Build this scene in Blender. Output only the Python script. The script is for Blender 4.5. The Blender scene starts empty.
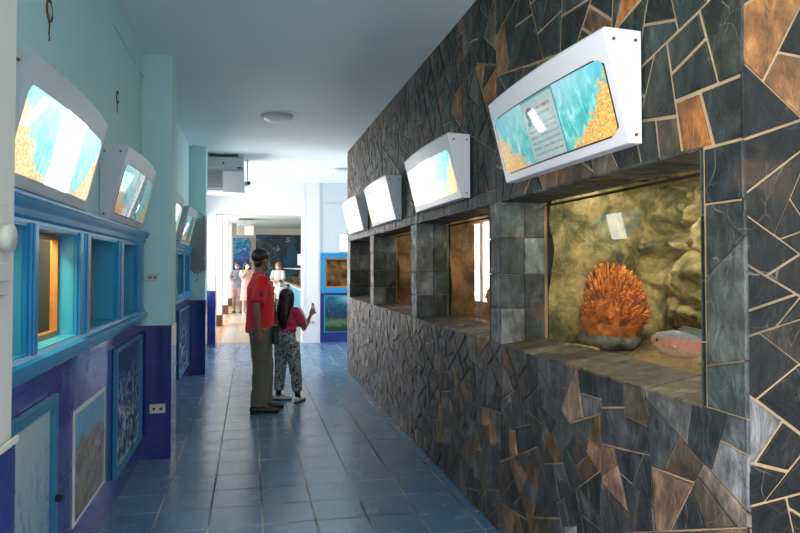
import bpy, bmesh, math, random
from math import sin, cos, pi, radians, sqrt, atan2
from mathutils import Vector, Matrix, Quaternion, noise
random.seed(7)
S = bpy.context.scene
COL = S.collection
H = 1.47
CEIL = 3.12

# ------------------------------------------------------------------ helpers
def link(name, bm, mat=None, parent=None, smooth=False, loc=None):
    me = bpy.data.meshes.new(name)
    bmesh.ops.recalc_face_normals(bm, faces=bm.faces)
    bm.to_mesh(me); bm.free()
    if smooth:
        for p in me.polygons: p.use_smooth = True
    mats = mat if isinstance(mat, (list, tuple)) else [mat]
    for m in mats:
        if m: me.materials.append(m)
    o = bpy.data.objects.new(name, me); COL.objects.link(o)
    if parent: o.parent = parent
    if loc: o.location = loc
    return o

def link_raw(name, bm, mat=None, parent=None, smooth=False):
    me = bpy.data.meshes.new(name)
    bm.to_mesh(me); bm.free()
    if smooth:
        for p in me.polygons: p.use_smooth = True
    me.materials.append(mat)
    o = bpy.data.objects.new(name, me); COL.objects.link(o)
    if parent: o.parent = parent
    return o

def tag(o, label=None, cat=None, group=None, kind=None):
    if label: o['label'] = label
    if cat: o['category'] = cat
    if group: o['group'] = group
    if kind: o['kind'] = kind
    return o

def thing(name, label, cat, loc=(0, 0, 0), rz=0, group=None):
    o = bpy.data.objects.new(name, None); COL.objects.link(o)
    o.empty_display_size = .1
    o.location = loc; o.rotation_euler = (0, 0, rz)
    return tag(o, label, cat, group)

def copy_tree(o, parent=None):
    c = o.copy(); COL.objects.link(c); c.parent = parent
    for ch in list(o.children): copy_tree(ch, c)
    return c

def box(bm, x0, x1, y0, y1, z0, z1, bev=0, mi=0):
    r = bmesh.ops.create_cube(bm, size=1)
    vs = r['verts']
    for v in vs:
        v.co = Vector(((x0+x1)/2 + v.co.x*(x1-x0), (y0+y1)/2 + v.co.y*(y1-y0), (z0+z1)/2 + v.co.z*(z1-z0)))
    fs = set(f for v in vs for f in v.link_faces)
    for f in fs: f.material_index = mi
    if bev:
        es = list(set(e for v in vs for e in v.link_edges))
        bmesh.ops.bevel(bm, geom=es, offset=bev, segments=2, affect='EDGES', profile=.5)
    return vs

def bx(x0, x1, y0, y1, z0, z1, bev=0):
    bm = bmesh.new(); box(bm, x0, x1, y0, y1, z0, z1, bev); return bm

def tube(bm, pts, radii, seg=12, ref=Vector((1, 0, 0)), cap=True):
    """pts list of Vector, radii list of r or (ra, rb): ra along ref, rb across."""
    pts = [Vector(p) for p in pts]; rings = []
    P, Rr = [], []
    n = len(pts)
    for i, (p, r) in enumerate(zip(pts, radii)):
        if not isinstance(r, tuple): r = (r, r)
        P.append(p); Rr.append(r)
    if cap:
        d0 = (P[0]-P[1]).normalized(); d1 = (P[-1]-P[-2]).normalized()
        m0 = min(Rr[0]); m1 = min(Rr[-1])
        P = [P[0]+d0*m0*.95, P[0]+d0*m0*.7] + P + [P[-1]+d1*m1*.7, P[-1]+d1*m1*.95]
        Rr = [(Rr[0][0]*.3, Rr[0][1]*.3), (Rr[0][0]*.72, Rr[0][1]*.72)] + Rr + [(Rr[-1][0]*.72, Rr[-1][1]*.72), (Rr[-1][0]*.3, Rr[-1][1]*.3)]
    n = len(P)
    for i in range(n):
        if i == 0: d = P[1]-P[0]
        elif i == n-1: d = P[-1]-P[-2]
        else: d = (P[i+1]-P[i]).normalized() + (P[i]-P[i-1]).normalized()
        d.normalize()
        a = ref - d*ref.dot(d)
        if a.length < 1e-3:
            a = Vector((0, 1, 0)) - d*d.y
        a.normalize(); b = d.cross(a)
        rings.append([bm.verts.new(P[i] + a*cos(2*pi*k/seg)*Rr[i][0] + b*sin(2*pi*k/seg)*Rr[i][1]) for k in range(seg)])
    for i in range(n-1):
        for k in range(seg):
            bm.faces.new((rings[i][k], rings[i][(k+1) % seg], rings[i+1][(k+1) % seg], rings[i+1][k]))
    if cap or True:
        bm.faces.new(rings[0][::-1]); bm.faces.new(rings[-1])
    return rings

def ell(bm, c, r, seg=16, rings=10, rot=None):
    res = bmesh.ops.create_uvsphere(bm, u_segments=seg, v_segments=rings, radius=1)
    for v in res['verts']:
        q = Vector((v.co.x*r[0], v.co.y*r[1], v.co.z*r[2]))
        if rot: q.rotate(rot)
        v.co = q + Vector(c)
    return res['verts']

def cyl(bm, c, r, h, seg=20, axis='Z', r2=None):
    res = bmesh.ops.create_cone(bm, cap_ends=True, segments=seg, radius1=r, radius2=r if r2 is None else r2, depth=h)
    for v in res['verts']:
        q = v.co.copy()
        if axis == 'X': q = Vector((q.z, q.y, -q.x))
        elif axis == 'Y': q = Vector((q.x, q.z, -q.y))
        v.co = q + Vector(c)
    return res['verts']

def prism(bm, prof, a0, a1, axis='Y'):
    """profile list of (p, q) extruded from a0 to a1 along axis.  axis Y -> (x,z), axis X -> (y,z)"""
    def mk(p, q, a):
        return Vector((p, a, q)) if axis == 'Y' else (Vector((a, p, q)) if axis == 'X' else Vector((p, q, a)))
    v0 = [bm.verts.new(mk(p, q, a0)) for p, q in prof]
    v1 = [bm.verts.new(mk(p, q, a1)) for p, q in prof]
    n = len(prof)
    for i in range(n): bm.faces.new((v0[i], v0[(i+1) % n], v1[(i+1) % n], v1[i]))
    bm.faces.new(v0[::-1]); bm.faces.new(v1)

def quad_uv(bm, pts, uvs=((0, 0), (1, 0), (1, 1), (0, 1))):
    uv = bm.loops.layers.uv.verify()
    f = bm.faces.new([bm.verts.new(Vector(p)) for p in pts])
    for l, t in zip(f.loops, uvs): l[uv].uv = t
    return f

# ------------------------------------------------------------------ materials
def sstep(x):
    return x
class NT:
    def __init__(s, name):
        s.m = bpy.data.materials.new(name); s.m.use_nodes = True
        s.t = s.m.node_tree; s.n = s.t.nodes; s.l = s.t.links
        s.b = s.n['Principled BSDF']; s.out = s.n['Material Output']
    def new(s, ty, **kw):
        n = s.n.new(ty)
        for k, v in kw.items():
            if hasattr(n, k): setattr(n, k, v)
        return n
    def set(s, n, **kw):
        for k, v in kw.items(): n.inputs[k.replace('_', ' ')].default_value = v
    def link(s, a, b): s.l.new(a, b)
    def coord(s, which='Object'):
        if not hasattr(s, 'tc'): s.tc = s.new('ShaderNodeTexCoord')
        return s.tc.outputs[which]
    def mapping(s, vec, scale=(1, 1, 1), loc=(0, 0, 0), rot=(0, 0, 0)):
        m = s.new('ShaderNodeMapping'); m.inputs['Scale'].default_value = scale
        m.inputs['Location'].default_value = loc; m.inputs['Rotation'].default_value = rot
        s.link(vec, m.inputs[0]); return m.outputs[0]
    def noise(s, vec, scale, detail=4, rough=.55, dist=0):
        n = s.new('ShaderNodeTexNoise'); n.inputs['Scale'].default_value = scale
        n.inputs['Detail'].default_value = detail; n.inputs['Roughness'].default_value = rough
        n.inputs['Distortion'].default_value = dist
        s.link(vec, n.inputs['Vector']); return n.outputs['Fac']
    def voro(s, vec, scale, feature='F1', out='Distance', rnd=1.0):
        n = s.new('ShaderNodeTexVoronoi'); n.feature = feature
        n.inputs['Scale'].default_value = scale; n.inputs['Randomness'].default_value = rnd
        s.link(vec, n.inputs['Vector']); return n.outputs[out]
    def ramp(s, fac, stops, interp='LINEAR'):
        r = s.new('ShaderNodeValToRGB'); r.color_ramp.interpolation = interp
        els = r.color_ramp.elements
        while len(els) < len(stops): els.new(.5)
        for e, (p, c) in zip(els, stops):
            e.position = p; e.color = (c, c, c, 1) if not isinstance(c, (tuple, list)) else (*c[:3], 1)
        s.link(fac, r.inputs[0]); return r.outputs[0]
    def mix(s, fac, a, b, mode='MIX'):
        m = s.new('ShaderNodeMix'); m.data_type = 'RGBA'; m.blend_type = mode
        for i, v in ((0, fac), (6, a), (7, b)):
            if isinstance(v, (int, float)): m.inputs[i].default_value = v
            elif isinstance(v, (tuple, list)): m.inputs[i].default_value = (*v[:3], 1)
            else: s.link(v, m.inputs[i])
        return m.outputs[2]
    def math(s, op, a, b=0, c=None):
        m = s.new('ShaderNodeMath'); m.operation = op
        for i, v in enumerate((a, b) if c is None else (a, b, c)):
            if isinstance(v, (int, float)): m.inputs[i].default_value = v
            else: s.link(v, m.inputs[i])
        return m.outputs[0]
    def sep(s, vec):
        n = s.new('ShaderNodeSeparateXYZ'); s.link(vec, n.inputs[0]); return n.outputs
    def bump(s, h, strength=.3, dist=.01, prev=None):
        b = s.new('ShaderNodeBump'); b.inputs['Strength'].default_value = strength
        b.inputs['Distance'].default_value = dist; s.link(h, b.inputs['Height'])
        if prev: s.link(prev, b.inputs['Normal'])
        s.link(b.outputs[0], s.b.inputs['Normal']); return b.outputs[0]
    def col(s, v):
        if isinstance(v, (tuple, list)): s.b.inputs['Base Color'].default_value = (*v[:3], 1)
        else: s.link(v, s.b.inputs['Base Color'])
    def rough(s, v):
        if isinstance(v, (int, float)): s.b.inputs['Roughness'].default_value = v
        else: s.link(v, s.b.inputs['Roughness'])

def plain(name, c, rough=.5, metal=0, var=.12, nscale=8, bump=.05, coat=0):
    m = NT(name); o = m.coord('Object')
    n = m.noise(o, nscale, 5)
    m.col(m.mix(n, tuple(x*(1-var) for x in c), tuple(min(1, x*(1+var)) for x in c)))
    m.rough(rough); m.b.inputs['Metallic'].default_value = metal
    if coat: m.b.inputs['Coat Weight'].default_value = coat; m.b.inputs['Coat Roughness'].default_value = .08
    if bump: m.bump(m.noise(o, nscale*6, 3), bump, .005)
    return m.m

def emis(name, c, s):
    m = NT(name); m.col(c); m.b.inputs['Emission Color'].default_value = (*c, 1)
    m.b.inputs['Emission Strength'].default_value = s; return m.m

def slate(name, use_attr=True, rough=.42, gain=1.0):
    m = NT(name); o = m.coord('Object')
    at = m.new('ShaderNodeAttribute'); at.attribute_name = 'col'
    n1 = m.noise(o, 5.5, 7, .62, .4); n2 = m.noise(m.mapping(o, (1, 1, .45)), 24, 6, .65, .3)
    base = m.mix(m.ramp(n1, [(.3, .25), (.7, 1.6)]), (0, 0, 0), at.outputs['Color'], 'MIX')
    dark = m.mix(1, at.outputs['Color'], m.ramp(n1, [(.25, .35), (.5, .95), (.75, 2.1)]), 'MULTIPLY')
    c = m.mix(1, dark, m.ramp(n2, [(.32, .45), (.68, 1.6)]), 'MULTIPLY')
    # rusty clouds
    rust = m.ramp(m.noise(o, 3.3, 5, .6, .8), [(.58, 0), (.72, .6)])
    c = m.mix(rust, c, (.12, .065, .028))
    # thin pale veins
    dv = m.new('ShaderNodeVectorMath'); dv.operation = 'MULTIPLY_ADD'
    nn = m.new('ShaderNodeTexNoise'); nn.inputs['Scale'].default_value = 4; m.link(o, nn.inputs['Vector'])
    m.link(nn.outputs['Color'], dv.inputs[0]); dv.inputs[1].default_value = (.25, .25, .25); m.link(o, dv.inputs[2])
    ve = m.voro(dv.outputs[0], 6.5, 'DISTANCE_TO_EDGE')
    vein = m.math('MULTIPLY', m.ramp(ve, [(0, .9), (.012, 0)]), m.ramp(m.noise(o, 6, 3), [(.52, 0), (.62, .6)]))
    c = m.mix(vein, c, (.30, .26, .19))
    m.col(c)
    m.rough(m.ramp(m.noise(o, 14, 5), [(.3, rough-.12), (.7, rough+.18)]))
    b1 = m.bump(m.noise(m.mapping(o, (1, 1, .6)), 9, 8, .62, .9), .9, .03)
    m.bump(m.noise(m.mapping(o, (1, 1, .35)), 42, 5, .6, .5), .35, .006, b1)
    m.b.inputs['Specular IOR Level'].default_value = .42
    return m.m
M_slate = slate('slate', rough=.48)

def grout_m():
    m = NT('grout'); o = m.coord()
    m.col(m.ramp(m.noise(o, 2.2, 5, .6, .3), [(.3, (.13, .10, .07)), (.5, (.32, .24, .16)), (.62, (.42, .30, .17)), (.78, (.50, .25, .09))]))
    m.rough(.9); m.bump(m.noise(o, 60, 4), .4, .004); return m.m
M_grout = grout_m()

def floor_m():
    m = NT('blue_floor_tile'); o = m.coord('Object')
    T = .3035
    v = m.mapping(o, (1/T, 1/T, 1), (.2254/T, FLOORPH/T, 0))
    br = m.new('ShaderNodeTexBrick'); br.offset = 0; br.squash = 1
    m.set(br, Scale=1.0, Mortar_Size=.019, Mortar_Smooth=.15, Bias=0.0, Brick_Width=1.0, Row_Height=1.0)
    br.inputs['Color1'].default_value = (.085, .18, .30, 1); br.inputs['Color2'].default_value = (.10, .205, .335, 1)
    br.inputs['Mortar'].default_value = (.20, .20, .19, 1)
    m.link(v, br.inputs['Vector'])
    mort = m.mix(m.ramp(m.noise(o, 1.3, 3), [(.42, 0), (.6, 1)]), (.015, .02, .03), (.42, .42, .42))
    sp = m.noise(o, 55, 4, .7); sp2 = m.noise(o, 1.8, 4)
    c = m.mix(1, br.outputs['Color'], m.ramp(sp, [(.3, .78), (.7, 1.25)]), 'MULTIPLY')
    c = m.mix(1, c, m.ramp(sp2, [(.3, .93), (.7, 1.08)]), 'MULTIPLY')
    c = m.mix(br.outputs['Fac'], c, mort)
    m.col(c)
    m.rough(m.math('ADD', m.ramp(m.noise(o, 6, 5), [(.3, .22), (.7, .29)]), m.math('MULTIPLY', br.outputs['Fac'], .4)))
    m.b.inputs['Specular IOR Level'].default_value = .6
    inv = m.math('SUBTRACT', 1, br.outputs['Fac'])
    b1 = m.bump(inv, .5, .003)
    m.bump(m.noise(o, 38, 3), .05, .002, b1)
    return m.m

def far_floor_m():
    m = NT('beige_floor_with_orange_bands'); o = m.coord('Object'); x, y, z = m.sep(o)
    bx_ = m.math('PINGPONG', m.math('ADD', x, .62), .62)
    sx = m.math('LESS_THAN', bx_, .07)
    by_ = m.math('PINGPONG', m.math('SUBTRACT', y, 12.4), 2.05)
    sy = m.math('LESS_THAN', by_, .16)
    f = m.math('MAXIMUM', sx, sy)
    br = m.new('ShaderNodeTexBrick'); br.offset = 0
    m.set(br, Scale=1.0, Mortar_Size=.006, Brick_Width=.3, Row_Height=.3); m.link(o, br.inputs['Vector'])
    br.inputs['Color1'].default_value = (.50, .43, .34, 1); br.inputs['Color2'].default_value = (.56, .49, .40, 1); br.inputs['Mortar'].default_value = (.3, .26, .2, 1)
    m.col(m.mix(f, br.outputs['Color'], (.55, .27, .09))); m.rough(.3); return m.m

def paint(name, c, stain=.0, rough=.6):
    m = NT(name); o = m.coord('Object')
    n = m.noise(o, 1.1, 5, .6)
    cc = m.mix(n, tuple(x*.94 for x in c), tuple(min(1, x*1.05) for x in c))
    if stain:
        s1 = m.ramp(m.noise(m.mapping(o, (1, 1, .25)), 3.0, 6, .7, .5), [(.66, 0), (.78, stain)])
        cc = m.mix(s1, cc, (.30, .30, .27))
    m.col(cc); m.rough(rough); m.bump(m.noise(o, 30, 4), .08, .004); return m.m
M_aqua = paint('pale_aqua_paint', (.55, .80, .80), .5)
M_ceil = paint('ceiling_paint', (.76, .87, .88))
M_white = paint('white_paint', (.80, .79, .80))
M_greywhite = paint('grey_white_paint', (.60, .66, .70))
M_cream = paint('cream_paint', (.74, .68, .60))

def walltile(name, c1, c2, w, h, mort, axis='YZ', rough=.12):
    m = NT(name); o = m.coord('Object'); x, y, z = m.sep(o)
    cb = m.new('ShaderNodeCombineXYZ')
    s = m.math('ADD', x, y)
    m.link(s, cb.inputs[0]); m.link(z, cb.inputs[1])
    br = m.new('ShaderNodeTexBrick'); br.offset = 0
    m.set(br, Scale=1.0, Mortar_Size=.0028, Brick_Width=w, Row_Height=h, Mortar_Smooth=.2)
    br.inputs['Color1'].default_value = (*c1, 1); br.inputs['Color2'].default_value = (*c2, 1); br.inputs['Mortar'].default_value = (*mort, 1)
    m.link(cb.outputs[0], br.inputs['Vector'])
    m.col(m.mix(1, br.outputs['Color'], m.ramp(m.noise(o, 7, 4), [(.3, .85), (.7, 1.15)]), 'MULTIPLY')); m.rough(rough)
    m.b.inputs['Specular IOR Level'].default_value = .6
    vv = m.new('ShaderNodeTexVoronoi'); vv.inputs['Scale'].default_value = 4
    b = m.bump(m.math('SUBTRACT', 1, br.outputs['Fac']), .5, .002)
    m.bump(m.noise(o, 5, 2), .12, .01, b)
    return m.m
M_bluetile = walltile('royal_blue_wall_tile', (.012, .030, .19), (.018, .042, .24), .20, .252, (.03, .04, .10))
M_violettile = walltile('violet_blue_wall_tile', (.030, .045, .28), (.045, .060, .34), .20, .252, (.03, .04, .12), rough=.10)
M_bluewood = plain('bright_blue_gloss_paint', (.018, .26, .52), .25, var=.25, nscale=4, bump=.08)
M_bluerecess = plain('teal_blue_recess_paint', (.045, .34, .56), .35, var=.2, nscale=3)
M_tealtrim = plain('teal_trim_paint', (.03, .19, .33), .3)
M_gold = plain('orange_wood', (.42, .17, .045), .35, var=.35, nscale=20)
M_whitemetal = plain('white_powder_coated_metal', (.78, .77, .80), .33, var=.03, bump=.02)
M_greymetal = plain('grey_powder_coated_metal', (.52, .56, .58), .35, var=.05, bump=.02)
M_black = plain('black_plastic', (.012, .012, .014), .4)
M_rust = plain('rusty_steel', (.16, .07, .03), .8, var=.5, nscale=40)
M_plastic = plain('cream_plastic', (.62, .58, .50), .4, var=.05)
M_steel = plain('steel', (.5, .5, .5), .3, 1)
M_brownbase = plain('brown_base_tile', (.13, .045, .022), .35)
M_dark = plain('dark_void_paint', (.02, .02, .02), .8)

def glass_m(name, tint=(1, 1, 1), refl=1.0):
    m = NT(name); m.n.remove(m.b)
    tr = m.new('ShaderNodeBsdfTransparent'); tr.inputs[0].default_value = (*tint, 1)
    gl = m.new('ShaderNodeBsdfGlossy'); gl.inputs['Roughness'].default_value = .015
    fr = m.new('ShaderNodeFresnel'); fr.inputs[0].default_value = 1.5
    mx = m.new('ShaderNodeMixShader')
    ge = m.new('ShaderNodeNewGeometry'); m.link(m.math('MULTIPLY', m.math('MULTIPLY', fr.outputs[0], refl), m.math('SUBTRACT', 1, ge.outputs['Backfacing'])), mx.inputs[0]); m.link(tr.outputs[0], mx.inputs[1]); m.link(gl.outputs[0], mx.inputs[2])
    m.link(mx.outputs[0], m.out.inputs[0]); return m.m
M_glass = glass_m('aquarium_glass', (.95, .93, .86), 1.0)

M_glass_dull = glass_m('low_sheen_glass', (.95, .95, .9), .22)

def rock_m(name, stops, scale=5):
    m = NT(name); o = m.coord('Object')
    n = m.noise(o, scale, 8, .65, .6)
    c = m.ramp(n, stops)
    c = m.mix(1, c, m.ramp(m.noise(o, scale*7, 5, .7), [(.3, .65), (.7, 1.3)]), 'MULTIPLY')
    m.col(c); m.rough(.85); m.bump(m.noise(o, scale*6, 6, .7), .6, .02); return m.m
M_rockback = rock_m('mossy_rock', [(.30, (.026, .027, .012)), (.42, (.105, .10, .04)), (.5, (.24, .20, .08)), (.6, (.38, .31, .135)), (.75, (.54, .47, .28))], 5)
M_rockbrown = rock_m('rusty_tank_rock', [(.3, (.05, .03, .01)), (.47, (.20, .12, .045)), (.6, (.36, .17, .05)), (.75, (.30, .28, .12))], 4)
M_sandrock = rock_m('ochre_rock', [(.3, (.22, .15, .05)), (.5, (.42, .30, .11)), (.75, (.62, .48, .22))], 6)
M_gravel = rock_m('tank_gravel', [(.3, (.10, .07, .03)), (.6, (.30, .22, .10))], 30)
M_greyrock = rock_m('grey_encrusted_rock', [(.3, (.06, .06, .06)), (.6, (.30, .31, .28))], 14)

def coral_m():
    m = NT('orange_coral'); o = m.coord('Object')
    m.col(m.ramp(m.noise(o, 16, 5, .6), [(.32, (.16, .045, .012)), (.5, (.50, .15, .03)), (.72, (.80, .36, .11))]))
    m.rough(.7); m.bump(m.noise(o, 90, 3), .4, .003); return m.m
M_coral = coral_m()

def poster_m(name, flip=False, es=0.0, seed=0, coral=1.0, white=0.0, coat=.6):
    """sea-life print: turquoise water with orange coral in a lower corner; UV 0..1"""
    m = NT(name); uv = m.coord('UV'); x, y, z = m.sep(uv)
    if flip: x = m.math('SUBTRACT', 1, x)
    off = m.mapping(uv, (1, 1, 1), (seed*1.7, seed*.9, seed))
    n1 = m.noise(m.mapping(off, (3, 1.2, 1)), 2.4, 6, .6, .8)
    c = m.ramp(n1, [(.3, (.02, .30, .36)), (.5, (.10, .52, .50)), (.62, (.30, .70, .66)), (.8, (.62, .80, .78))])
    c = m.mix(m.ramp(y, [(.45, 0), (1, .75)]), c, m.mix(x, (.50, .72, .76), (.12, .50, .62)))
    dk = m.ramp(m.noise(m.mapping(off, (14, 3, 1)), 2.0, 5, .7, .5), [(.52, 0), (.68, .75)])
    c = m.mix(m.math('MULTIPLY', dk, m.ramp(y, [(.2, 1), (.85, 0)])), c, (.03, .26, .24))
    # coral bank mask: high towards x=1, low y
    e = m.math('SUBTRACT', m.math('MULTIPLY', m.math('POWER', x, 1.5), .85), y)
    e = m.math('ADD', e, m.math('MULTIPLY', m.math('SUBTRACT', m.noise(off, 6, 6, .65), .5), .9))
    mask = m.ramp(e, [(.0, 0), (.10, coral)])
    vc = m.voro(m.mapping(off, (1.5, 1, 1)), 30, 'F1', 'Color'); sx = m.sep(vc)
    cc = m.ramp(sx[0], [(0, (.80, .20, .03)), (.4, (.85, .42, .06)), (.7, (.75, .60, .16)), (1, (.35, .45, .18))])
    cc = m.mix(.45, cc, m.ramp(m.noise(off, 26, 5, .7, .6), [(.35, (.10, .16, .08)), (.48, (.75, .28, .05)), (.56, (.85, .62, .25)), (.7, (.90, .75, .45))]))
    c = m.mix(mask, c, cc)
    if white: c = m.mix(white, c, (1, 1, 1))
    m.col(c); m.rough(.25); m.b.inputs['Coat Weight'].default_value = coat; m.b.inputs['Coat Roughness'].default_value = .03
    if es:
        m.link(c, m.b.inputs['Emission Color']); m.b.inputs['Emission Strength'].default_value = es
        m.col((.1, .1, .1))
    return m.m

def sheet_m(name, es=0.0):
    """printed information sheet: fish drawing top left, red heading, rows of small text"""
    m = NT(name); uv = m.coord('UV'); x, y, z = m.sep(uv)
    base = m.mix(m.ramp(m.noise(m.mapping(uv, (2, 3, 1)), 2.2, 4), [(.35, 0), (.65, 1)]), (.58, .78, .76), (.74, .82, .78))
    def band(v, a, b):
        return m.math('MULTIPLY', m.math('GREATER_THAN', v, a), m.math('LESS_THAN', v, b))
    fr = m.math('MULTIPLY', m.math('LESS_THAN', m.math('FRACT', m.math('MULTIPLY', y, 11)), .36), band(y, .06, .56))
    fr = m.math('MULTIPLY', fr, band(x, .07, .93))
    words = m.ramp(m.noise(m.mapping(uv, (34, 11, 1)), 1.0, 2), [(.40, 0), (.48, 1)])
    c = m.mix(m.math('MULTIPLY', m.math('MULTIPLY', fr, words), .55), base, (.10, .22, .22))
    h = m.math('MULTIPLY', band(y, .78, .83), band(x, .40, .86))
    c = m.mix(m.math('MULTIPLY', h, m.math('MULTIPLY', words, .8)), c, (.70, .12, .10))
    h2 = m.math('MULTIPLY', band(y, .68, .72), band(x, .42, .80))
    c = m.mix(m.math('MULTIPLY', h2, m.math('MULTIPLY', words, .5)), c, (.45, .16, .14))
    # fish silhouette (ellipse + tail)
    ex = m.math('DIVIDE', m.math('SUBTRACT', x, .22), .12); ey = m.math('DIVIDE', m.math('SUBTRACT', y, .76), .11)
    d = m.math('ADD', m.math('MULTIPLY', ex, ex), m.math('MULTIPLY', ey, ey))
    tx = m.math('DIVIDE', m.math('SUBTRACT', x, .15), .06); ty = m.math('DIVIDE', m.math('SUBTRACT', y, .62), .05)
    d2 = m.math('ADD', m.math('MULTIPLY', tx, tx), m.math('MULTIPLY', ty, ty))
    fm = m.math('MAXIMUM', m.math('LESS_THAN', d, 1), m.math('LESS_THAN', d2, 1))
    fishc = m.ramp(m.noise(m.mapping(uv, (10, 30, 1)), 2, 3), [(.4, (.05, .07, .07)), (.6, (.16, .18, .17))])
    c = m.mix(m.math('MULTIPLY', fm, .9), c, fishc)
    edge = m.math('MAXIMUM', m.math('LESS_THAN', m.math('SUBTRACT', 1, x), .03), m.math('LESS_THAN', m.math('SUBTRACT', 1, y), .03))
    c = m.mix(m.math('MULTIPLY', edge, .8), c, (.05, .45, .52))
    m.col(c); m.rough(.25); m.b.inputs['Coat Weight'].default_value = 1; m.b.inputs['Coat IOR'].default_value = 1.7; m.b.inputs['Coat Roughness'].default_value = .012
    if es:
        m.col((.3, .3, .3)); m.link(m.mix(.75, c, (.90, 1, 1)), m.b.inputs['Emission Color']); m.b.inputs['Emission Strength'].default_value = es
    return m.m

def picture_m(name, stops, scale=4, dist=1.2, rough=.2, seed=0, bands=None):
    m = NT(name); uv = m.coord('UV'); v = m.mapping(uv, (1, 1, 1), (seed, seed*.7, 0))
    n = m.noise(v, scale, 7, .65, dist)
    x, y, z = m.sep(uv)
    if bands:
        n = m.math('ADD', m.math('MULTIPLY', n, .6), m.math('MULTIPLY', y, .4))
    m.col(m.ramp(n, stops)); m.rough(rough); return m.m

FLOORPH = -3.0
import math as _m
# camera model (fitted): f 622 px, principal point (374, 252), horizon 267, corridor vanishing point x = 250
CAMF, CAMX, CAMY = 622., 374., 252.
PH = 0.0241112; TH = 0.1967214
def ray(px, py):
    Fv = Vector((sin(TH)*cos(PH), cos(TH)*cos(PH), sin(PH))); Rv = Vector((cos(TH), -sin(TH), 0)); Uv = Rv.cross(Fv)
    return Fv + Rv*((px-CAMX)/CAMF) + Uv*(-(py-CAMY)/CAMF)
# tile row phase: a joint passes below this floor point
d = ray(208.4, 528.9); FLOORPH = -(d.y*(-H/d.z))
M_floor = floor_m()

# ------------------------------------------------------------------ crazy paving
def split_poly(poly, p, d):
    """split convex polygon by line through p dir d -> two polygons"""
    n = (-d[1], d[0]); A, B = [], []
    m = len(poly)
    for i in range(m):
        a = poly[i]; b = poly[(i+1) % m]
        sa = (a[0]-p[0])*n[0]+(a[1]-p[1])*n[1]; sb = (b[0]-p[0])*n[0]+(b[1]-p[1])*n[1]
        if sa >= 0: A.append(a)
        if sa <= 0: B.append(a)
        if sa*sb < 0:
            t = sa/(sa-sb); q = (a[0]+(b[0]-a[0])*t, a[1]+(b[1]-a[1])*t)
            A.append(q); B.append(q)
    return A, B
def area(P):
    return abs(sum(P[i][0]*P[(i+1) % len(P)][1]-P[(i+1) % len(P)][0]*P[i][1] for i in range(len(P))))/2
def cen(P):
    return (sum(p[0] for p in P)/len(P), sum(p[1] for p in P)/len(P))
def crazy(u0, v0, u1, v1, A, rng, jitter=.55, vert=0):
    out, st = [], [[(u0, v0), (u1, v0), (u1, v1), (u0, v1)]]
    while st:
        P = st.pop(); a = area(P)
        if a < A*rng.uniform(.45, 1.7):
            out.append(P); continue
        c = cen(P)
        # principal axis
        sxx = sum((p[0]-c[0])**2 for p in P); syy = sum((p[1]-c[1])**2 for p in P); sxy = sum((p[0]-c[0])*(p[1]-c[1]) for p in P)
        if vert: sxx *= 1.8
        ang = .5*atan2(2*sxy, sxx-syy) + pi/2 + rng.uniform(-jitter, jitter)
        r = sqrt(a)*.12
        A1, B1 = split_poly(P, (c[0]+rng.uniform(-r, r), c[1]+rng.uniform(-r, r)), (cos(ang), sin(ang)))
        if len(A1) < 3 or len(B1) < 3: out.append(P); continue
        st += [A1, B1]
    return out
def inset(P, g):
    """inset convex polygon by g (ccw)"""
    n = len(P)
    s = sum(P[i][0]*P[(i+1) % n][1]-P[(i+1) % n][0]*P[i][1] for i in range(n))
    if s < 0: P = P[::-1]
    Q = [p for p in P]
    for i in range(n):
        a = P[i]; b = P[(i+1) % n]; L = math.hypot(b[0]-a[0], b[1]-a[1])
        if L < 1e-6: continue
        d_ = ((b[0]-a[0])/L, (b[1]-a[1])/L); nn = (-d_[1], d_[0])
        p = (a[0]+nn[0]*g, a[1]+nn[1]*g)
        if len(Q) < 3: return []
        A1, _ = split_poly(Q, p, d_)
        # keep the side along +normal
        Q = A1
    # dedupe
    R = []
    for q in Q:
        if not R or math.hypot(q[0]-R[-1][0], q[1]-R[-1][1]) > .003: R.append(q)
    if len(R) > 2 and math.hypot(R[0][0]-R[-1][0], R[0][1]-R[-1][1]) < .003: R.pop()
    return R if len(R) >= 3 and area(R) > .0003 else []
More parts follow.
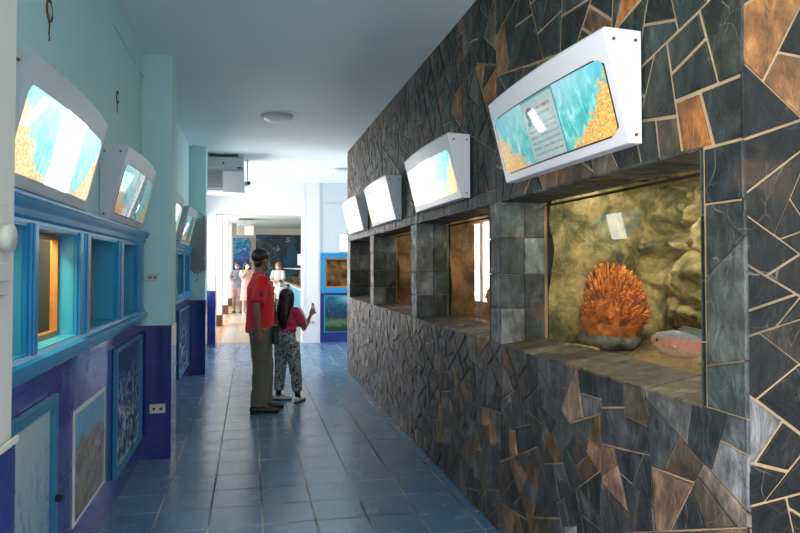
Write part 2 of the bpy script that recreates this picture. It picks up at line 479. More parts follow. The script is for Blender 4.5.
def stones(bm, polys, O, U, V, N, rng, gap=.005, thick=.009, palette=None, tilt=.012, force=None):
    forced = {}
    for (fu, fv, fc) in force or []:
        k_ = min(range(len(polys)), key=lambda i: (cen(polys[i])[0]-fu)**2+(cen(polys[i])[1]-fv)**2); forced[k_] = fc
    n_ = -1
    cl = bm.loops.layers.float_color.get('col') or bm.loops.layers.float_color.new('col')
    for P in polys:
        n_ += 1
        g = gap*rng.uniform(.55, 1.5)
        Q = inset(P, g); Q2 = inset(P, g+.004)
        if not Q or len(Q2) != len(Q): Q2 = Q and [( cen(Q)[0]+(q[0]-cen(Q)[0])*.95, cen(Q)[1]+(q[1]-cen(Q)[1])*.95) for q in Q]
        if not Q: continue
        c = cen(Q); tx, ty = rng.uniform(-tilt, tilt), rng.uniform(-tilt, tilt); h = thick*rng.uniform(.75, 1.25)
        w = rng.random(); acc = 0; col = palette[0][1]
        for wt, cc in palette:
            acc += wt
            if w <= acc: col = cc; break
        if n_ in forced: col = forced[n_]
        k = rng.uniform(.52, 1.2); col = tuple(x*k*rng.uniform(.93, 1.07) for x in col)
        b0 = [bm.verts.new(O+U*q[0]+V*q[1]) for q in Q]
        b1 = [bm.verts.new(O+U*q[0]+V*q[1]+N*h*.7) for q in Q]
        b2 = [bm.verts.new(O+U*q[0]+V*q[1]+N*max(.002, h+(q[0]-c[0])*tx+(q[1]-c[1])*ty)) for q in Q2]
        m = len(Q); fs = []
        for i in range(m):
            j = (i+1) % m
            fs.append(bm.faces.new((b0[i], b0[j], b1[j], b1[i]))); fs.append(bm.faces.new((b1[i], b1[j], b2[j], b2[i])))
        fs.append(bm.faces.new(b2))
        for f in fs:
            for l in f.loops: l[cl] = (*col, 1)
def rects(us, vs): return [[(us[i], vs[j]), (us[i+1], vs[j]), (us[i+1], vs[j+1]), (us[i], vs[j+1])] for i in range(len(us)-1) for j in range(len(vs)-1)]
PAL = [(.40, (.018, .024, .022)), (.24, (.028, .036, .031)), (.14, (.045, .048, .040)), (.10, (.07, .055, .035)), (.06, (.10, .085, .065)), (.04, (.15, .075, .035)), (.02, (.28, .12, .04))]
PAL_LOW = [(.28, (.030, .034, .038)), (.24, (.050, .052, .054)), (.16, (.075, .072, .072)), (.16, (.085, .065, .045)), (.08, (.14, .080, .042)), (.04, (.22, .13, .08)), (.04, (.14, .13, .13))]
PAL_RET = [(.50, (.009, .009, .007)), (.28, (.016, .014, .010)), (.14, (.035, .025, .016)), (.08, (.07, .035, .016))]  # return face: albedo lowered to keep it dim, shade put into the colour
PAL_FAR = [(.30, (.045, .045, .038)), (.26, (.070, .066, .052)), (.18, (.10, .088, .066)), (.12, (.12, .085, .052)), (.10, (.03, .035, .032)), (.04, (.20, .11, .05))]  # far end: lighter, browner stones carry the grazing daylight in their colour
PAL_TILE = [(.5, (.026, .034, .034)), (.3, (.045, .055, .055)), (.2, (.07, .075, .07))]
PAL_REV = [(.45, (.05, .062, .062)), (.3, (.08, .09, .088)), (.25, (.15, .16, .16))]
PAL_SILL = [(.5, (.10, .078, .052)), (.3, (.125, .10, .07)), (.2, (.065, .058, .045))]

# ------------------------------------------------------------------ setting
def struct(name, bm, mat, parent=None, label=None):
    o = link(name, bm, mat, parent)
    if not parent: o['kind'] = 'structure'
    if label: o['label'] = label
    return o
struct('floor', bx(-1.6, 5.0, -3.0, 12.3, -.12, 0), M_floor, label='glossy blue square floor tiles of the corridor')
struct('floor_hall', bx(-3.0, 5.0, 12.3, 27.5, -.12, 0), far_floor_m(), label='beige hall floor with orange bands beyond the doorway')
struct('ceiling', bx(-1.6, 5.0, -3.0, 27.5, CEIL, CEIL+.15), M_ceil, label='plain pale ceiling of the corridor and hall')

# ---- stone wall (right)
XR = 1.355; G = .011
Y0, Y1 = 1.50, 8.77
OPEN = [(1.68, 3.22), (3.40, 4.98), (5.20, 6.82), (7.04, 8.50)]
ZL, ZH = 1.045, 1.83; ZG0 = 1.08; XG = 1.615
bm = bmesh.new()
box(bm, XR+G, XG+.02, Y0+G, Y1-G, 0, ZL-.0)
box(bm, XR+G, XG+.02, Y0+G, Y1-G, ZH+.01, CEIL)
ys = [Y0+G] + [v for a, b in OPEN for v in (a-.01, b+.01)] + [Y1-G]
for i in range(0, len(ys), 2): box(bm, XR+G, XG+.02, ys[i], ys[i+1], ZL, ZH+.01)
box(bm, XG+.02, 5.0, Y0+G, Y0+.11, 0, CEIL)          # return wall facing the entrance
box(bm, XG+.02, 5.0, Y1-.2, Y1-G, 0, CEIL)
wr = struct('wall_right', bm, M_grout, label='dark slate crazy-paved wall with four tank openings')
rng = random.Random(11)
cl_bm = bmesh.new()
X, Y, Z = Vector((1, 0, 0)), Vector((0, 1, 0)), Vector((0, 0, 1))
O = Vector((XR+G, 0, 0))
OR, BR = (.42, .16, .04), (.16, .085, .04)
stones(cl_bm, crazy(Y0, ZH, 3.3, CEIL, .030, rng, .62), O, Y, Z, -X, rng, .0065, .006, palette=PAL, tilt=.03, force=[(1.737, 1.906, OR), (2.08, 2.414, OR), (2.747, 1.885, BR), (2.33, 2.47, BR), (1.6, 2.15, (.03, .034, .03)), (1.62, 2.4, (.05, .045, .035)), (3.2, 2.62, BR)])
far_polys = crazy(3.3, ZH+.075, Y1, CEIL, .026, rng, .55, 1)
stones(cl_bm, [p for p in far_polys if cen(p)[0] > 5.0], O, Y, Z, -X, rng, .0045, .006, palette=PAL_FAR, tilt=.03)
stones(cl_bm, [p for p in far_polys if cen(p)[0] <= 5.0], O, Y, Z, -X, rng, .005, .006, palette=PAL, tilt=.03, force=[(3.463, 2.548, OR), (4.59, 3.0, BR), (4.0, 2.6, BR)])
stones(cl_bm, crazy(Y0, 0, 5.0, ZL, .020, rng, .55, 0), O, Y, Z, -X, rng, .0034, .008, palette=PAL_LOW, tilt=.05, force=[(1.56, .75, (.22, .17, .15)), (2.44, .85, (.20, .14, .10)), (1.6, .93, (.16, .17, .19))])
stones(cl_bm, crazy(5.0, 0, Y1, ZL, .020, rng, .55, 1), O, Y, Z, -X, rng, .003, .008, palette=PAL_LOW, tilt=.05)
us = [3.3]
while us[-1] < Y1-.2: us.append(us[-1]+rng.uniform(.14, .26))
us[-1] = Y1
stones(cl_bm, rects(us, [ZH, ZH+.075]), O, Y, Z, -X, rng, .0025, palette=PAL_TILE)
for i in range(0, len(ys), 2):                        # fronts of the piers
    a = Y0 if i == 0 else ys[i]+.01; b = Y1 if i+1 == len(ys)-1 else ys[i+1]-.01
    if i == 0:
        stones(cl_bm, [[(a, ZL), (b, ZL), (b, 1.17), (a, 1.21)], [(a, 1.21), (b, 1.17), (b, 1.44), (a, 1.56)],
                       [(a, 1.56), (b, 1.44), (b, 1.66), (a, 1.66)], [(a, 1.66), (b, 1.66), (b, ZH), (a, ZH)]], O, Y, Z, -X, rng, .004, palette=PAL_TILE)
    else:
        stones(cl_bm, rects([a, b], [ZL, 1.24, 1.43, 1.63, ZH]), O, Y, Z, -X, rng, .0025, palette=PAL_REV)
# return face towards the camera, x > XR
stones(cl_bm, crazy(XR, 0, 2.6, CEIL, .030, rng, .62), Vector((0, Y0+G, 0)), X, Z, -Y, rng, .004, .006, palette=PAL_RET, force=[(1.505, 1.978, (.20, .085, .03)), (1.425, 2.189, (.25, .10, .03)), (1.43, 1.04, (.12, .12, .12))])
for a, b in OPEN:
    # reveals
    vs = [ZL, 1.24, 1.43, 1.63, ZH]
    stones(cl_bm, rects([XR, XR+.14, XG+.0], vs), Vector((0, b+.01, 0)), X, Z, -Y, rng, .002, .010, PAL_REV, .01)
    stones(cl_bm, rects([XR, XR+.14, XG+.0], vs), Vector((0, a-.01, 0)), X, Z, Y, rng, .002, .010, PAL_TILE, .01)
    # soffit
    n = 8; us = [a+(b-a)*k/n for k in range(n+1)]
    stones(cl_bm, [[(us[k], XR), (us[k+1], XR), (us[k+1]+.05*(k < n-1), XG), (us[k]+.05*(k > 0), XG)] for k in range(n)], Vector((0, 0, ZH+.01)), Y, X, -Z, rng, .002, .010, PAL_TILE, .01)
cl = link_raw('stone_cladding', cl_bm, M_slate, wr)
# sills, sloping slate slabs
for a, b in OPEN:
    sb = bmesh.new()
    prism(sb, [(XR+.012, ZL-.02), (XG+.02, ZL-.02), (XG+.02, ZG0-.009), (XR+.012, ZL-.009)], a-.009, b+.009, 'Y')
    sl = link('sill', sb, M_grout, wr)
    sb = bmesh.new(); n = 11
    us = [a+(b-a)*k/n+(rng.uniform(-.03, .03) if 0 < k < n else 0) for k in range(n+1)]
    polys = [[(us[k], 0), (us[k+1], 0), (us[k+1]+(.03 if k < n-1 else 0), 1), (us[k]+(.03 if k > 0 else 0), 1)] for k in range(n)]
    Vv = Vector((XG-.004-XR, 0, ZG0-ZL)); Nn = Vector((-(ZG0-ZL), 0, XG-XR)).normalized()
    L = Vv.length
    polys = [[(p[0], p[1]*L) for p in P_] for P_ in polys]
    stones(sb, polys, Vector((XR, 0, ZL-.008)), Y, Vv.normalized(), Nn, rng, .0018, .009, PAL_SILL, .008)
    link_raw('sill_tile', sb, M_slate, sl)

# ---- tanks behind the stone wall
def rockwall(bm, y0, y1, z0, z1, x, amp, seed, nx=150, nz=80):
    g = []
    for j in range(nz+1):
        row = []
        for i in range(nx+1):
            yy = y0+(y1-y0)*i/nx; zz = z0+(z1-z0)*j/nz
            p = Vector((yy*2.2+seed, zz*2.6, seed*.37))
            w = noise.voronoi(p, distance_metric='DISTANCE', exponent=2.5)[0]
            q = p+Vector((.25*noise.noise(p*3), .25*noise.noise(p*3+Vector((5, 0, 0))), 0)); w = noise.voronoi(q*1.25)[0]
            dsp = .85*min(1, (w[1]-w[0])*1.7)**.5 + .22*noise.fractal(p*3.1, .8, 2.1, 5)
            row.append(bm.verts.new((x-amp*dsp, yy, zz)))
        g.append(row)
    for j in range(nz):
        for i in range(nx): bm.faces.new((g[j][i], g[j][i+1], g[j+1][i+1], g[j+1][i]))
def water_light(parent, loc, size, energy, color):
    L = bpy.data.lights.new('tank_lamp', 'AREA'); L.shape = 'RECTANGLE'; L.size = size[0]; L.size_y = size[1]; L.energy = energy; L.color = color
    o = bpy.data.objects.new('tank_lamp', L); COL.objects.link(o); o.location = loc; return o
tank_desc = ['aquarium with mossy boulder backdrop holding the orange coral, nearest in the slate wall', 'aquarium with rusty brown rock behind the second opening of the slate wall',
             'narrow seen aquarium with green brown rock in the third slate opening', 'dark aquarium in the farthest slate wall opening by the corner']
for k, (a, b) in enumerate(OPEN):
    t = thing('aquarium', tank_desc[k], 'aquarium', (XG, (a+b)/2, ZG0-.02), 0, 'aquariums in the slate wall')
    w = (b-a)/2; hh = ZH-ZG0+.02
    g = bx(-.006, .006, -w+.003, w-.003, .0, hh-.012)
    link('glass_pane', g, M_glass, t)
    bm = bmesh.new()      # black silicone edge frame
    box(bm, .008, .022, -w+.002, w-.002, -.01, .006); link('tank_edge', bm, M_dark, t)
    link('tank_edge', bx(.008, .022, -w+.002, w-.002, hh-.022, hh-.012), M_dark, t)
    bm = bmesh.new()
    wt = w+.06
    box(bm, .024, .98, -wt, wt, -.32, -.26); box(bm, .024, .98, -wt, wt, .92, .96); box(bm, .94, .98, -wt, wt, -.26, .92)
    box(bm, .024, .94, -wt, -wt+.03, -.26, .92); box(bm, .024, .94, wt-.03, wt, -.26, .92)
    link('tank_shell', bm, M_dark, t)
    bm = bmesh.new(); D = .78 if k == 0 else .62
    rockwall(bm, -wt+.03, wt-.03, -.25, .92, D, .22, 3.1+k*5.7)
    link_raw('rock_backdrop', bm, M_rockback if k in (0,) else M_rockbrown, t, True)
    bm = bmesh.new()     # side rockwork on far end
    ge = []
    for j in range(31):
        row = []
        for i in range(25):
            xx = .024+(.80-.024)*i/24; zz = -.25+1.15*j/30
            p = Vector((xx*3+k*3, zz*2.6, 7.7)); wv = noise.voronoi(p)[0]
            row.append(bm.verts.new((xx, wt-.04-.11*min(.8, wv[1]-wv[0])-.05*abs(noise.fractal(p*2, .9, 2.1, 4)), zz)))
        ge.append(row)
    for j in range(30):
        for i in range(24): bm.faces.new((ge[j][i], ge[j][i+1], ge[j+1][i+1], ge[j+1][i]))
    link_raw('rock_side', bm, M_rockback if k == 0 else M_rockbrown, t, True)
    bm = bmesh.new()
    ge = []
    for j in range(41):
        row = []
        for i in range(17):
            xx = .024+(.90)*i/16; yy = -wt+.03+(2*wt-.06)*j/40
            row.append(bm.verts.new((xx, yy, -.10+.16*(i/16)+.03*noise.noise(Vector((xx*6, yy*6, k))))))
        ge.append(row)
    for j in range(40):
        for i in range(16): bm.faces.new((ge[j][i], ge[j][i+1], ge[j+1][i+1], ge[j+1][i]))
    link_raw('gravel_bed', bm, M_gravel, t, True)
    water_light(None, (XG+.30, (a+b)/2, ZG0+.86), (.25, b-a-.2), [9, 5.5, 5, 3][k], (1, .95, .84))

# coral, rocks, fish in the first tank
def coral(loc, s=1.0):
    t = thing('coral', 'large orange bushy coral standing in the nearest slate wall aquarium', 'coral', loc)
    rg = random.Random(5); bm = bmesh.new()
    for i in range(900):
        u = rg.uniform(0, 2*pi); ph = math.acos(rg.uniform(-.15, 1))
        dd = Vector((sin(ph)*cos(u)*.75, sin(ph)*sin(u), cos(ph)*1.15))
        p1 = Vector((dd.x*.15, dd.y*.16, .10+dd.z*.16))*rg.uniform(.90, 1.0); p0 = Vector((p1.x*.45, p1.y*.45, .05+(p1.z-.05)*.4))
        up = Vector((0, -.008, .022))
        r = rg.uniform(.0035, .0060)
        tube(bm, [p0*s, ((p0+p1)/2+up*.4)*s, (p1+up)*s], [r*1.3*s, r*1.1*s, r*.8*s], 6)
    ell(bm, (0, 0, .11*s), (.11*s, .13*s, .13*s), 14, 10)
    link('coral_branches', bm, M_coral, t, True)
    bm = bmesh.new(); vs = ell(bm, (0, .03*s, .02*s), (.11*s, .15*s, .05*s), 20, 12)
    for v in vs: v.co += Vector((0, 0, .03*noise.noise(v.co*14)))
    link('coral_base', bm, M_greyrock, t, True)
    return t
rk_id = [0]
def rock(loc, r, mat, label, group=None, seed=0, flat=1):
    bm = bmesh.new(); ic = bmesh.ops.create_icosphere(bm, subdivisions=3, radius=1)
    for v in bm.verts:
        n = v.co.normalized(); dsp = 1+.28*noise.noise(n*1.7+Vector((seed, 0, 0)))+.1*noise.noise(n*5+Vector((seed, 3, 0)))
        q = n*dsp; v.co = Vector((q.x*r[0], q.y*r[1], min(q.z, .62)*r[2] if flat else q.z*r[2]))
    o = link('rock', bm, mat, None, True, loc); tag(o, label, 'rock', group); return o
coral((XG+.36, 3.16, 1.035), 1.52)
rock((XG+.36, 3.16, .96), (.13, .20, .10), M_greyrock, 'grey encrusted boulder carrying the orange coral', seed=4)
rock((XG+.13, 3.06, 1.01), (.08, .13, .06), M_sandrock, 'flat ochre slab at the far left front corner of coral tank', seed=1)
rock((XG+.12, 2.80, 1.00), (.08, .12, .055), M_sandrock, 'flat ochre slab below the orange coral, beside the glass', seed=2)
rock((XG+.13, 2.50, .985), (.09, .13, .06), M_sandrock, 'ochre slab to the right of the coral by the tank front', seed=3)
rock((XG+.40, 2.30, 1.0), (.10, .13, .07), M_sandrock, 'ochre stone under the fish in the coral tank', seed=6)

def fish_m():
    m = NT('grey_pink_fish_skin'); o = m.coord('Object'); x, y, z = m.sep(o)
    c = m.ramp(m.math('ADD', m.math('MULTIPLY', z, 6), .5), [(.15, (.55, .45, .38)), (.42, (.50, .30, .27)), (.55, (.55, .22, .18)), (.7, (.20, .22, .24)), (.95, (.10, .13, .15))])
    m.col(m.mix(1, c, m.ramp(m.voro(m.mapping(o, (1, 1, 1)), 60), [(0, .8), (.5, 1.2)]), 'MULTIPLY')); m.rough(.3); return m.m
def fish(loc, L, rz, label):
    t = thing('fish', label, 'fish', loc, rz); FM = fish_m()
    bm = bmesh.new()
    pr = [(0, .055, .035), (.04, .095, .06), (.12, .135, .078), (.28, .16, .09), (.45, .165, .085), (.62, .125, .06), (.76, .07, .035), (.84, .045, .02)]
    tube(bm, [((p-.5)*L, 0, (.02 if p < .1 else 0)*L) for p, a, b in pr], [(b*L, a*L) for p, a, b in pr], 18, Vector((0, 1, 0)))
    link('body', bm, FM, t, True)
    def fin(name, pts, th=.006):
        b = bmesh.new()
        prism(b, [(p[0]*L, p[1]*L) for p in pts], -th, th, 'Y'); link(name, b, FM, t)
    fin('tail_fin', [(.32, .03), (.5, .17), (.44, 0), (.5, -.17), (.32, -.03)])
    fin('dorsal_fin', [(-.2, .13), (-.08, .22), (.15, .2), (.26, .07), (.0, .12)])
    fin('anal_fin', [(.05, -.12), (.12, -.2), (.24, -.08)])
    for s in (-1, 1):
        b = bmesh.new(); ell(b, (-.39*L, s*.072*L, .030*L), (.024*L, .012*L, .024*L), 10, 8); link('eye', b, M_black, t, True)
        b = bmesh.new(); tube(b, [(-.2*L, s*.08*L, -.03*L), (-.08*L, s*.13*L, -.06*L)], [(.03*L, .004), (.05*L, .003)], 8, Vector((0, 0, 1))); link('pectoral_fin', b, FM, t, True)
    return t
fish((XG+.20, 2.315, 1.14), .36, -pi/2+.25, 'grey pink fish swimming at the right edge of the coral tank')

# ---- left side walls, columns
XL = -.82; XW = -.60
CAB0, CAB1 = 1.05, 1.73
def left_bay(y0, y1, idx):
    """wall panels between two columns, with opening for the cabinet windows"""
    bm = bmesh.new(); box(bm, XL-.6, XL, y0, y1, CAB1-.03, CEIL)
    return bm
struct('wall_left', left_bay(1.2, 9.0, 0), M_aqua, label='pale aqua plaster wall over the blue tank frames')
struct('wall_left_tiled', bx(XL-.6, XL, 1.2, 5.2, 0, CAB0+.02), M_violettile, label='glossy violet blue wall tiles below the near blue frames')
struct('wall_left_tiled_rear', bx(XL-.6, XL, 5.2, 9.0, 0, CAB0+.02), M_bluetile, label='royal blue wall tiles below the farther blue frames')
def stained_col_m():
    m = NT('aqua_paint_with_peeling_patch'); o = m.coord('Object'); x, y, z = m.sep(o)
    e = m.math('ABSOLUTE', m.math('SUBTRACT', z, 1.78))
    e2 = m.math('ADD', m.math('MULTIPLY', e, 1.1), m.math('MULTIPLY', m.noise(o, 7, 6, .7, .6), .7))
    f = m.ramp(e2, [(.75, 1), (.80, 0)])
    blot = m.ramp(m.noise(o, 22, 4), [(.25, .3), (.36, 1)])
    m.col(m.mix(m.math('MULTIPLY', f, blot), (.50, .76, .76), (.24, .25, .23))); m.rough(.7); return m.m
M_peel = stained_col_m()
def column(n, y0, y1, x0=-1.42, x1=XW, mat=M_aqua, h=1.02, tile=M_bluetile):
    o = struct('wall_column_%s' % n, bx(x0, x1, y0, y1, h, CEIL), mat, label='square painted corridor column on the left side')
    bm = bx(x0-.0, x1+.008, y0-.008, y1+.008, 0, h+.0)
    link('tile_dado', bm, tile, o)
    return o
column('near', .3, 1.76, mat=M_cream)
column('middle', 5.04, 5.34)
column('far', 8.80, 9.12, mat=M_peel)
struct('glare_screen_low', bx(-.90, -.84, 9.13, 12.11, 0, .85), M_bluetile, label='added low blue tiled screen cutting light from the open side bay')  # added to cut the bright bay mirrored in the tank glass
struct('glare_screen_high', bx(-.90, -.84, 9.13, 12.11, 2.35, CEIL), M_white, label='added white screen cutting light from the top of the open side bay')  # added above the opening to shrink the same bright reflection
struct('glare_screen_post', bx(-.89, -.85, 10.58, 10.64, .85, 2.35), M_whitemetal, label='added white upright breaking up light from the open side bay')  # added upright that divides the mirrored daylight
column('corner', 12.12, 12.5, -.875, -.645, M_white)
# slanted white cap on the near column's dado
struct('trim_1', bx(XW+.009, XW+.016, .8, 1.768, 1.02, 1.035), M_cream, label='pale ledge on top of near column tiles')

# conduit / panel lines on upper wall
struct('trim_2', bx(XL, XL+.012, 3.95, 5.03, 2.93, 2.942), M_aqua, label='thin moulding high on the aqua wall')
struct('trim_3', bx(XL, XL+.012, 4.88, 4.892, 2.2, 2.93), M_greymetal, label='thin vertical strip by the middle column')

for (px, py, rad, lab) in ((49, 11, .035, 'round hole with broken plaster rim high on the aqua wall'), (117, 97, .028, 'small rusty round hole in the aqua wall beside the middle column')):
    dd = ray(px, py); k_ = XL/dd.x; pos = dd*k_
    tt = thing('pipe_hole', lab, 'hole', (XL, pos.y, H+pos.z))
    b = bmesh.new(); cyl(b, (.0035, 0, 0), rad*.7, .005, 18, 'X'); link('hole_cover', b, M_greymetal, tt)
    b = bmesh.new()
    for q in range(22):
        a_ = 2*pi*q/22; rr_ = rad*(1+.25*noise.noise(Vector((cos(a_)*2, sin(a_)*2, px))))
        ell(b, (.003, cos(a_)*rr_, sin(a_)*rr_*1.25), (.004, rad*.20, rad*.20), 8, 6)
    for q in range(8): ell(b, (.002, rad*.3*noise.noise(Vector((q*.7, px, 0))), -rad*(1.3+.30*q)), (.003, rad*.14, rad*.2), 8, 6)
    link('rusty_rim', b, M_rust, tt, True)
# ---- blue frames with recessed tanks
def cab_unit(y0, y1, posts, label, first=True, depth=.075):
    """posts: list of (ya, yb) openings; local origin at (XL, y0, CAB0)"""
    t = thing('tank_cabinet', label, 'cabinet', (XL, y0, CAB0), 0, 'blue framed tank cabinets on the left wall')
    L = y1-y0; hh = CAB1-CAB0
    g = .002
    bm = bmesh.new()
    # crown moulding profile (x out, z)
    prism(bm, [(g, hh-.10), (.020, hh-.10), (.020, hh-.085), (.032, hh-.075), (.036, hh-.05), (.050, hh-.03), (.055, hh-.012), (.060, hh-.012), (.060, hh), (g, hh)], 0, L, 'Y')
    link('crown_moulding', bm, M_bluewood, t)
    bm = bmesh.new()
    prism(bm, [(g, 0), (.018, 0), (.020, .018), (.045, .030), (.050, .050), (.052, .072), (.034, .080), (.026, .096), (g, .096)], 0, L, 'Y')
    link('base_moulding', bm, M_bluewood, t)
    edges = [0]+[v for a, b in posts for v in (a-y0, b-y0)]+[L]
    for i in range(0, len(edges), 2):
        bm = bmesh.new(); a, b = edges[i], edges[i+1]
        box(bm, -depth, .016, a, b, .09, hh-.095)
        nn = 2 if b-a > .1 else 1
        w = (b-a)
        box(bm, .014, .028, a+w*.12, b-w*.12, .09, hh-.095, .004)
        if nn == 2: box(bm, .026, .034, a+w*.3, b-w*.3, .09, hh-.095, .003)
        link('post', bm, M_bluewood, t)
    for a, b in posts:
        a -= y0; b -= y0
        bm = bmesh.new()
        box(bm, -depth, .016, a, b, .08, .10); box(bm, -depth, .016, a, b, hh-.11, hh-.08)
        box(bm, -depth-.001, .0, a+.0005, a+.004, .10, hh-.11); box(bm, -depth-.001, .0, b-.004, b-.0005, .10, hh-.11)
        link('recess_lining', bm, M_bluerecess, t)
        bm = bmesh.new(); x0, x1 = -depth-.02, -depth+.012; m_ = .03
        box(bm, x0, x1, a+.004, a+.03, .10, hh-.11); box(bm, x0, x1, b-.03, b-.004, .10, hh-.11)
        box(bm, x0, x1, a+.03, b-.03, .10, .125); box(bm, x0, x1, a+.03, b-.03, hh-.135, hh-.11)
        fr = link('window_frame', bm, M_gold, t)
        link('glass_pane', bx(-depth-.012, -depth-.006, a+.03, b-.03, .125, hh-.135), M_glass_dull, fr)
        bm = bmesh.new()
        rockwall(bm, a, b, .08, hh-.08, -depth-.13, -.06, a*3+y0, 40, 40)
        link_raw('rock_backdrop', bm, M_sandrock, fr, True)
    bm = bmesh.new()
    box(bm, -.5, -depth-.02, 0.001, .03, .03, hh-.03); box(bm, -.5, -depth-.02, L-.03, L-.001, .03, hh-.03); box(bm, -.5, -.46, 0.03, L-.03, .03, hh-.03)
    link('tank_box', bm, M_dark, t)
    return t
cab_unit(1.77, 3.25, [(1.90, 2.49), (2.60, 3.175)], 'blue moulded cabinet with gold framed tank window, nearest on the left wall')
cab_unit(3.252, 5.03, [(3.40, 4.06), (4.25, 4.72)], 'blue moulded cabinet with dark recesses beside the middle column', depth=.13)
cab_unit(5.35, 7.05, [(5.5, 6.1), (6.28, 6.9)], 'blue cabinet just past the middle column, mostly hidden')
cab_unit(7.052, 8.79, [(7.2, 7.85), (8.02, 8.6)], 'blue cabinet beside the column with peeling paint')
for yy, e in ((2.2, 4), (2.88, 12), (3.75, 1.2), (4.5, .5), (5.8, .6), (6.6, .6), (7.5, .6), (8.3, .6)):
    water_light(None, (XL-.14, yy, 1.68), (.07, .5), e*.5, (1, .85, .5))

# ---- light boxes
PBIG = 13
def light_box(name, label, lit, loc, side, L=1.06, hh=.405, mats=None, group='slanted light boxes above the tanks', seed=0):
    """local: +Y along the wall, out of the wall = +X (left wall). side=-1 mirrors for the right wall."""
    t = thing(name, label, 'light box', loc, 0, group)
    n = 12; s = side
    def front(u, v):        # v from 0 bottom to 1 top; returns depth
        bow = 1-(2*u-1)**2
        return .055+.100*v + bow*(.006+.022*v)
    bm = bmesh.new(); rows = []
    for i in range(n+1):
        u = i/n; y = u*L
        prof = [(.003, 0), (front(u, 0)-.003, 0), (front(u, 0), .003)] + [(front(u, v), hh*v) for v in (.12, .4, .7)] + [(front(u, .975), hh*.975), (front(u, 1)-.010, hh), (.003, hh-.006)]
        rows.append([bm.verts.new((s*p, y, z)) for p, z in prof])
    m_ = len(rows[0])
    for i in range(n):
        for k in range(m_): bm.faces.new((rows[i][k], rows[i+1][k], rows[i+1][(k+1) % m_], rows[i][(k+1) % m_]))
    bm.faces.new(rows[0][::-1]); bm.faces.new(rows[-1])
    house = link('housing', bm, mats['metal'], t)
    def panel(nm, u0, u1, v0, v1, off, mat, corner=0, nseg=18, parent=None):
        b = bmesh.new(); uvl = b.loops.layers.uv.verify(); colv = []
        for i in range(nseg+1):
            q = i/nseg; u = u0+(u1-u0)*q
            sh = 0
            if corner:
                for cdist, on in ((u-u0, corner & 1), (u1-u, corner & 2)):
                    if on and cdist*L < .028:
                        r = .028; sh = max(sh, r-sqrt(max(0, r*r-(r-cdist*L)**2)))
            va, vb = v0+sh/hh, v1-sh/hh
            colv.append([(b.verts.new((s*(front(u, v)+off), u*L, hh*v)), q, (v-v0)/(v1-v0)) for v in [va+(vb-va)*k/4 for k in range(5)]])
        for i in range(nseg):
            for k in range(4):
                a_, b_, c_, d_ = colv[i][k], colv[i+1][k], colv[i+1][k+1], colv[i][k+1]
                f = b.faces.new((a_[0], b_[0], c_[0], d_[0]))
                for lp, src in zip(f.loops, (a_, b_, c_, d_)): lp[uvl].uv = ((1-src[1]) if s < 0 else src[1], src[2])
        return link_raw(nm, b, mat, parent or t, True)
    # seen from the corridor: on the right wall image left = far end (u=1)
    panel('frame_gasket', .028, .972, .085, .775, .0008, M_black if not lit else mats['metal'], 3)
    A, Bm = mats['artL'], mats['artR']
    # art facing viewer: right side panel is at u small on the right wall, u large on the left wall
    panel('left_print' if s > 0 else 'right_print', .034, .36, .10, .76, .002, A if s > 0 else Bm, 1)
    panel('right_print' if s > 0 else 'left_print', .64, .966, .10, .76, .002, Bm if s > 0 else A, 2)
    panel('info_sheet', .36, .64, .10, .76, .003, mats['sheet'])
    for (p, z) in ((.025, .03), (.11, hh-.04), (.025, hh-.04)):
        b = bmesh.new(); cyl(b, (s*p, -.002, z), .006, .004, 10, 'Y'); link('screw', b, M_rust, t)
    return t
MT_w = M_whitemetal; MT_g = M_greymetal
dim = dict(metal=MT_w, artL=poster_m('coral_print_added_glow_left', True, .28, 1), artR=poster_m('coral_print_added_glow_right', False, .28, 2), sheet=sheet_m('info_sheet_plain', 0))  # these boxes are off; weak emission added to brighten the two prints
litm = dict(metal=MT_w, artL=poster_m('coral_print_backlit_left', True, .95, 3, white=.15), artR=poster_m('coral_print_backlit_right', False, .9, 4, white=.08), sheet=sheet_m('info_sheet_backlit', 6))
ZB = 1.905
box1 = light_box('light_box', 'white slanted light box unlit, with fish sheet and coral print given a faint added glow, nearest on the slate wall', False, (XR, 1.955, ZB), -1, mats=dim)
box2 = light_box('light_box', 'glowing white slanted light box second along the slate wall', True, (XR, 3.70, ZB), -1, 1.10, mats=litm)
for yy, lab in ((5.50, 'glowing light box third along the slate wall, above the third opening'), (7.15, 'glowing light box farthest along the slate wall, at its corner')):
    c = copy_tree(box2); c.location = (XR, yy, ZB); c['label'] = lab
litL = dict(litm); litL['metal'] = M_greymetal
boxA = light_box('light_box', 'brightly glowing light box, nearest on the left wall above blue cabinet', True, (XL, 2.10, 1.735), 1, 1.04, .42, mats=litL)
dim2 = dict(metal=M_greymetal, artL=dim['artL'], artR=dim['artR'], sheet=dim['sheet'])
boxB = light_box('light_box', 'grey unlit light box with faint glow added to its coral print, left of the middle column', False, (XL, 3.66, 1.735), 1, 1.04, .42, mats=dim2)
c = copy_tree(boxA); c.location = (XL, 5.62, 1.735); c['label'] = 'glowing light box just past the middle left column'
c = copy_tree(boxB); c.location = (XL, 7.20, 1.735); c['label'] = 'grey unlit light box with faint glow added to its print, beside the left column with peeling paint'
# hook and rust on box A
b = bmesh.new(); tube(b, [(XL+.004, 2.06, 2.19), (XL+.10, 2.075, 2.19)], [.004, .004], 8); tag(link('wall_hook', b, M_steel, None, True), 'small steel hook on the wall by the glowing left light box', 'hook')

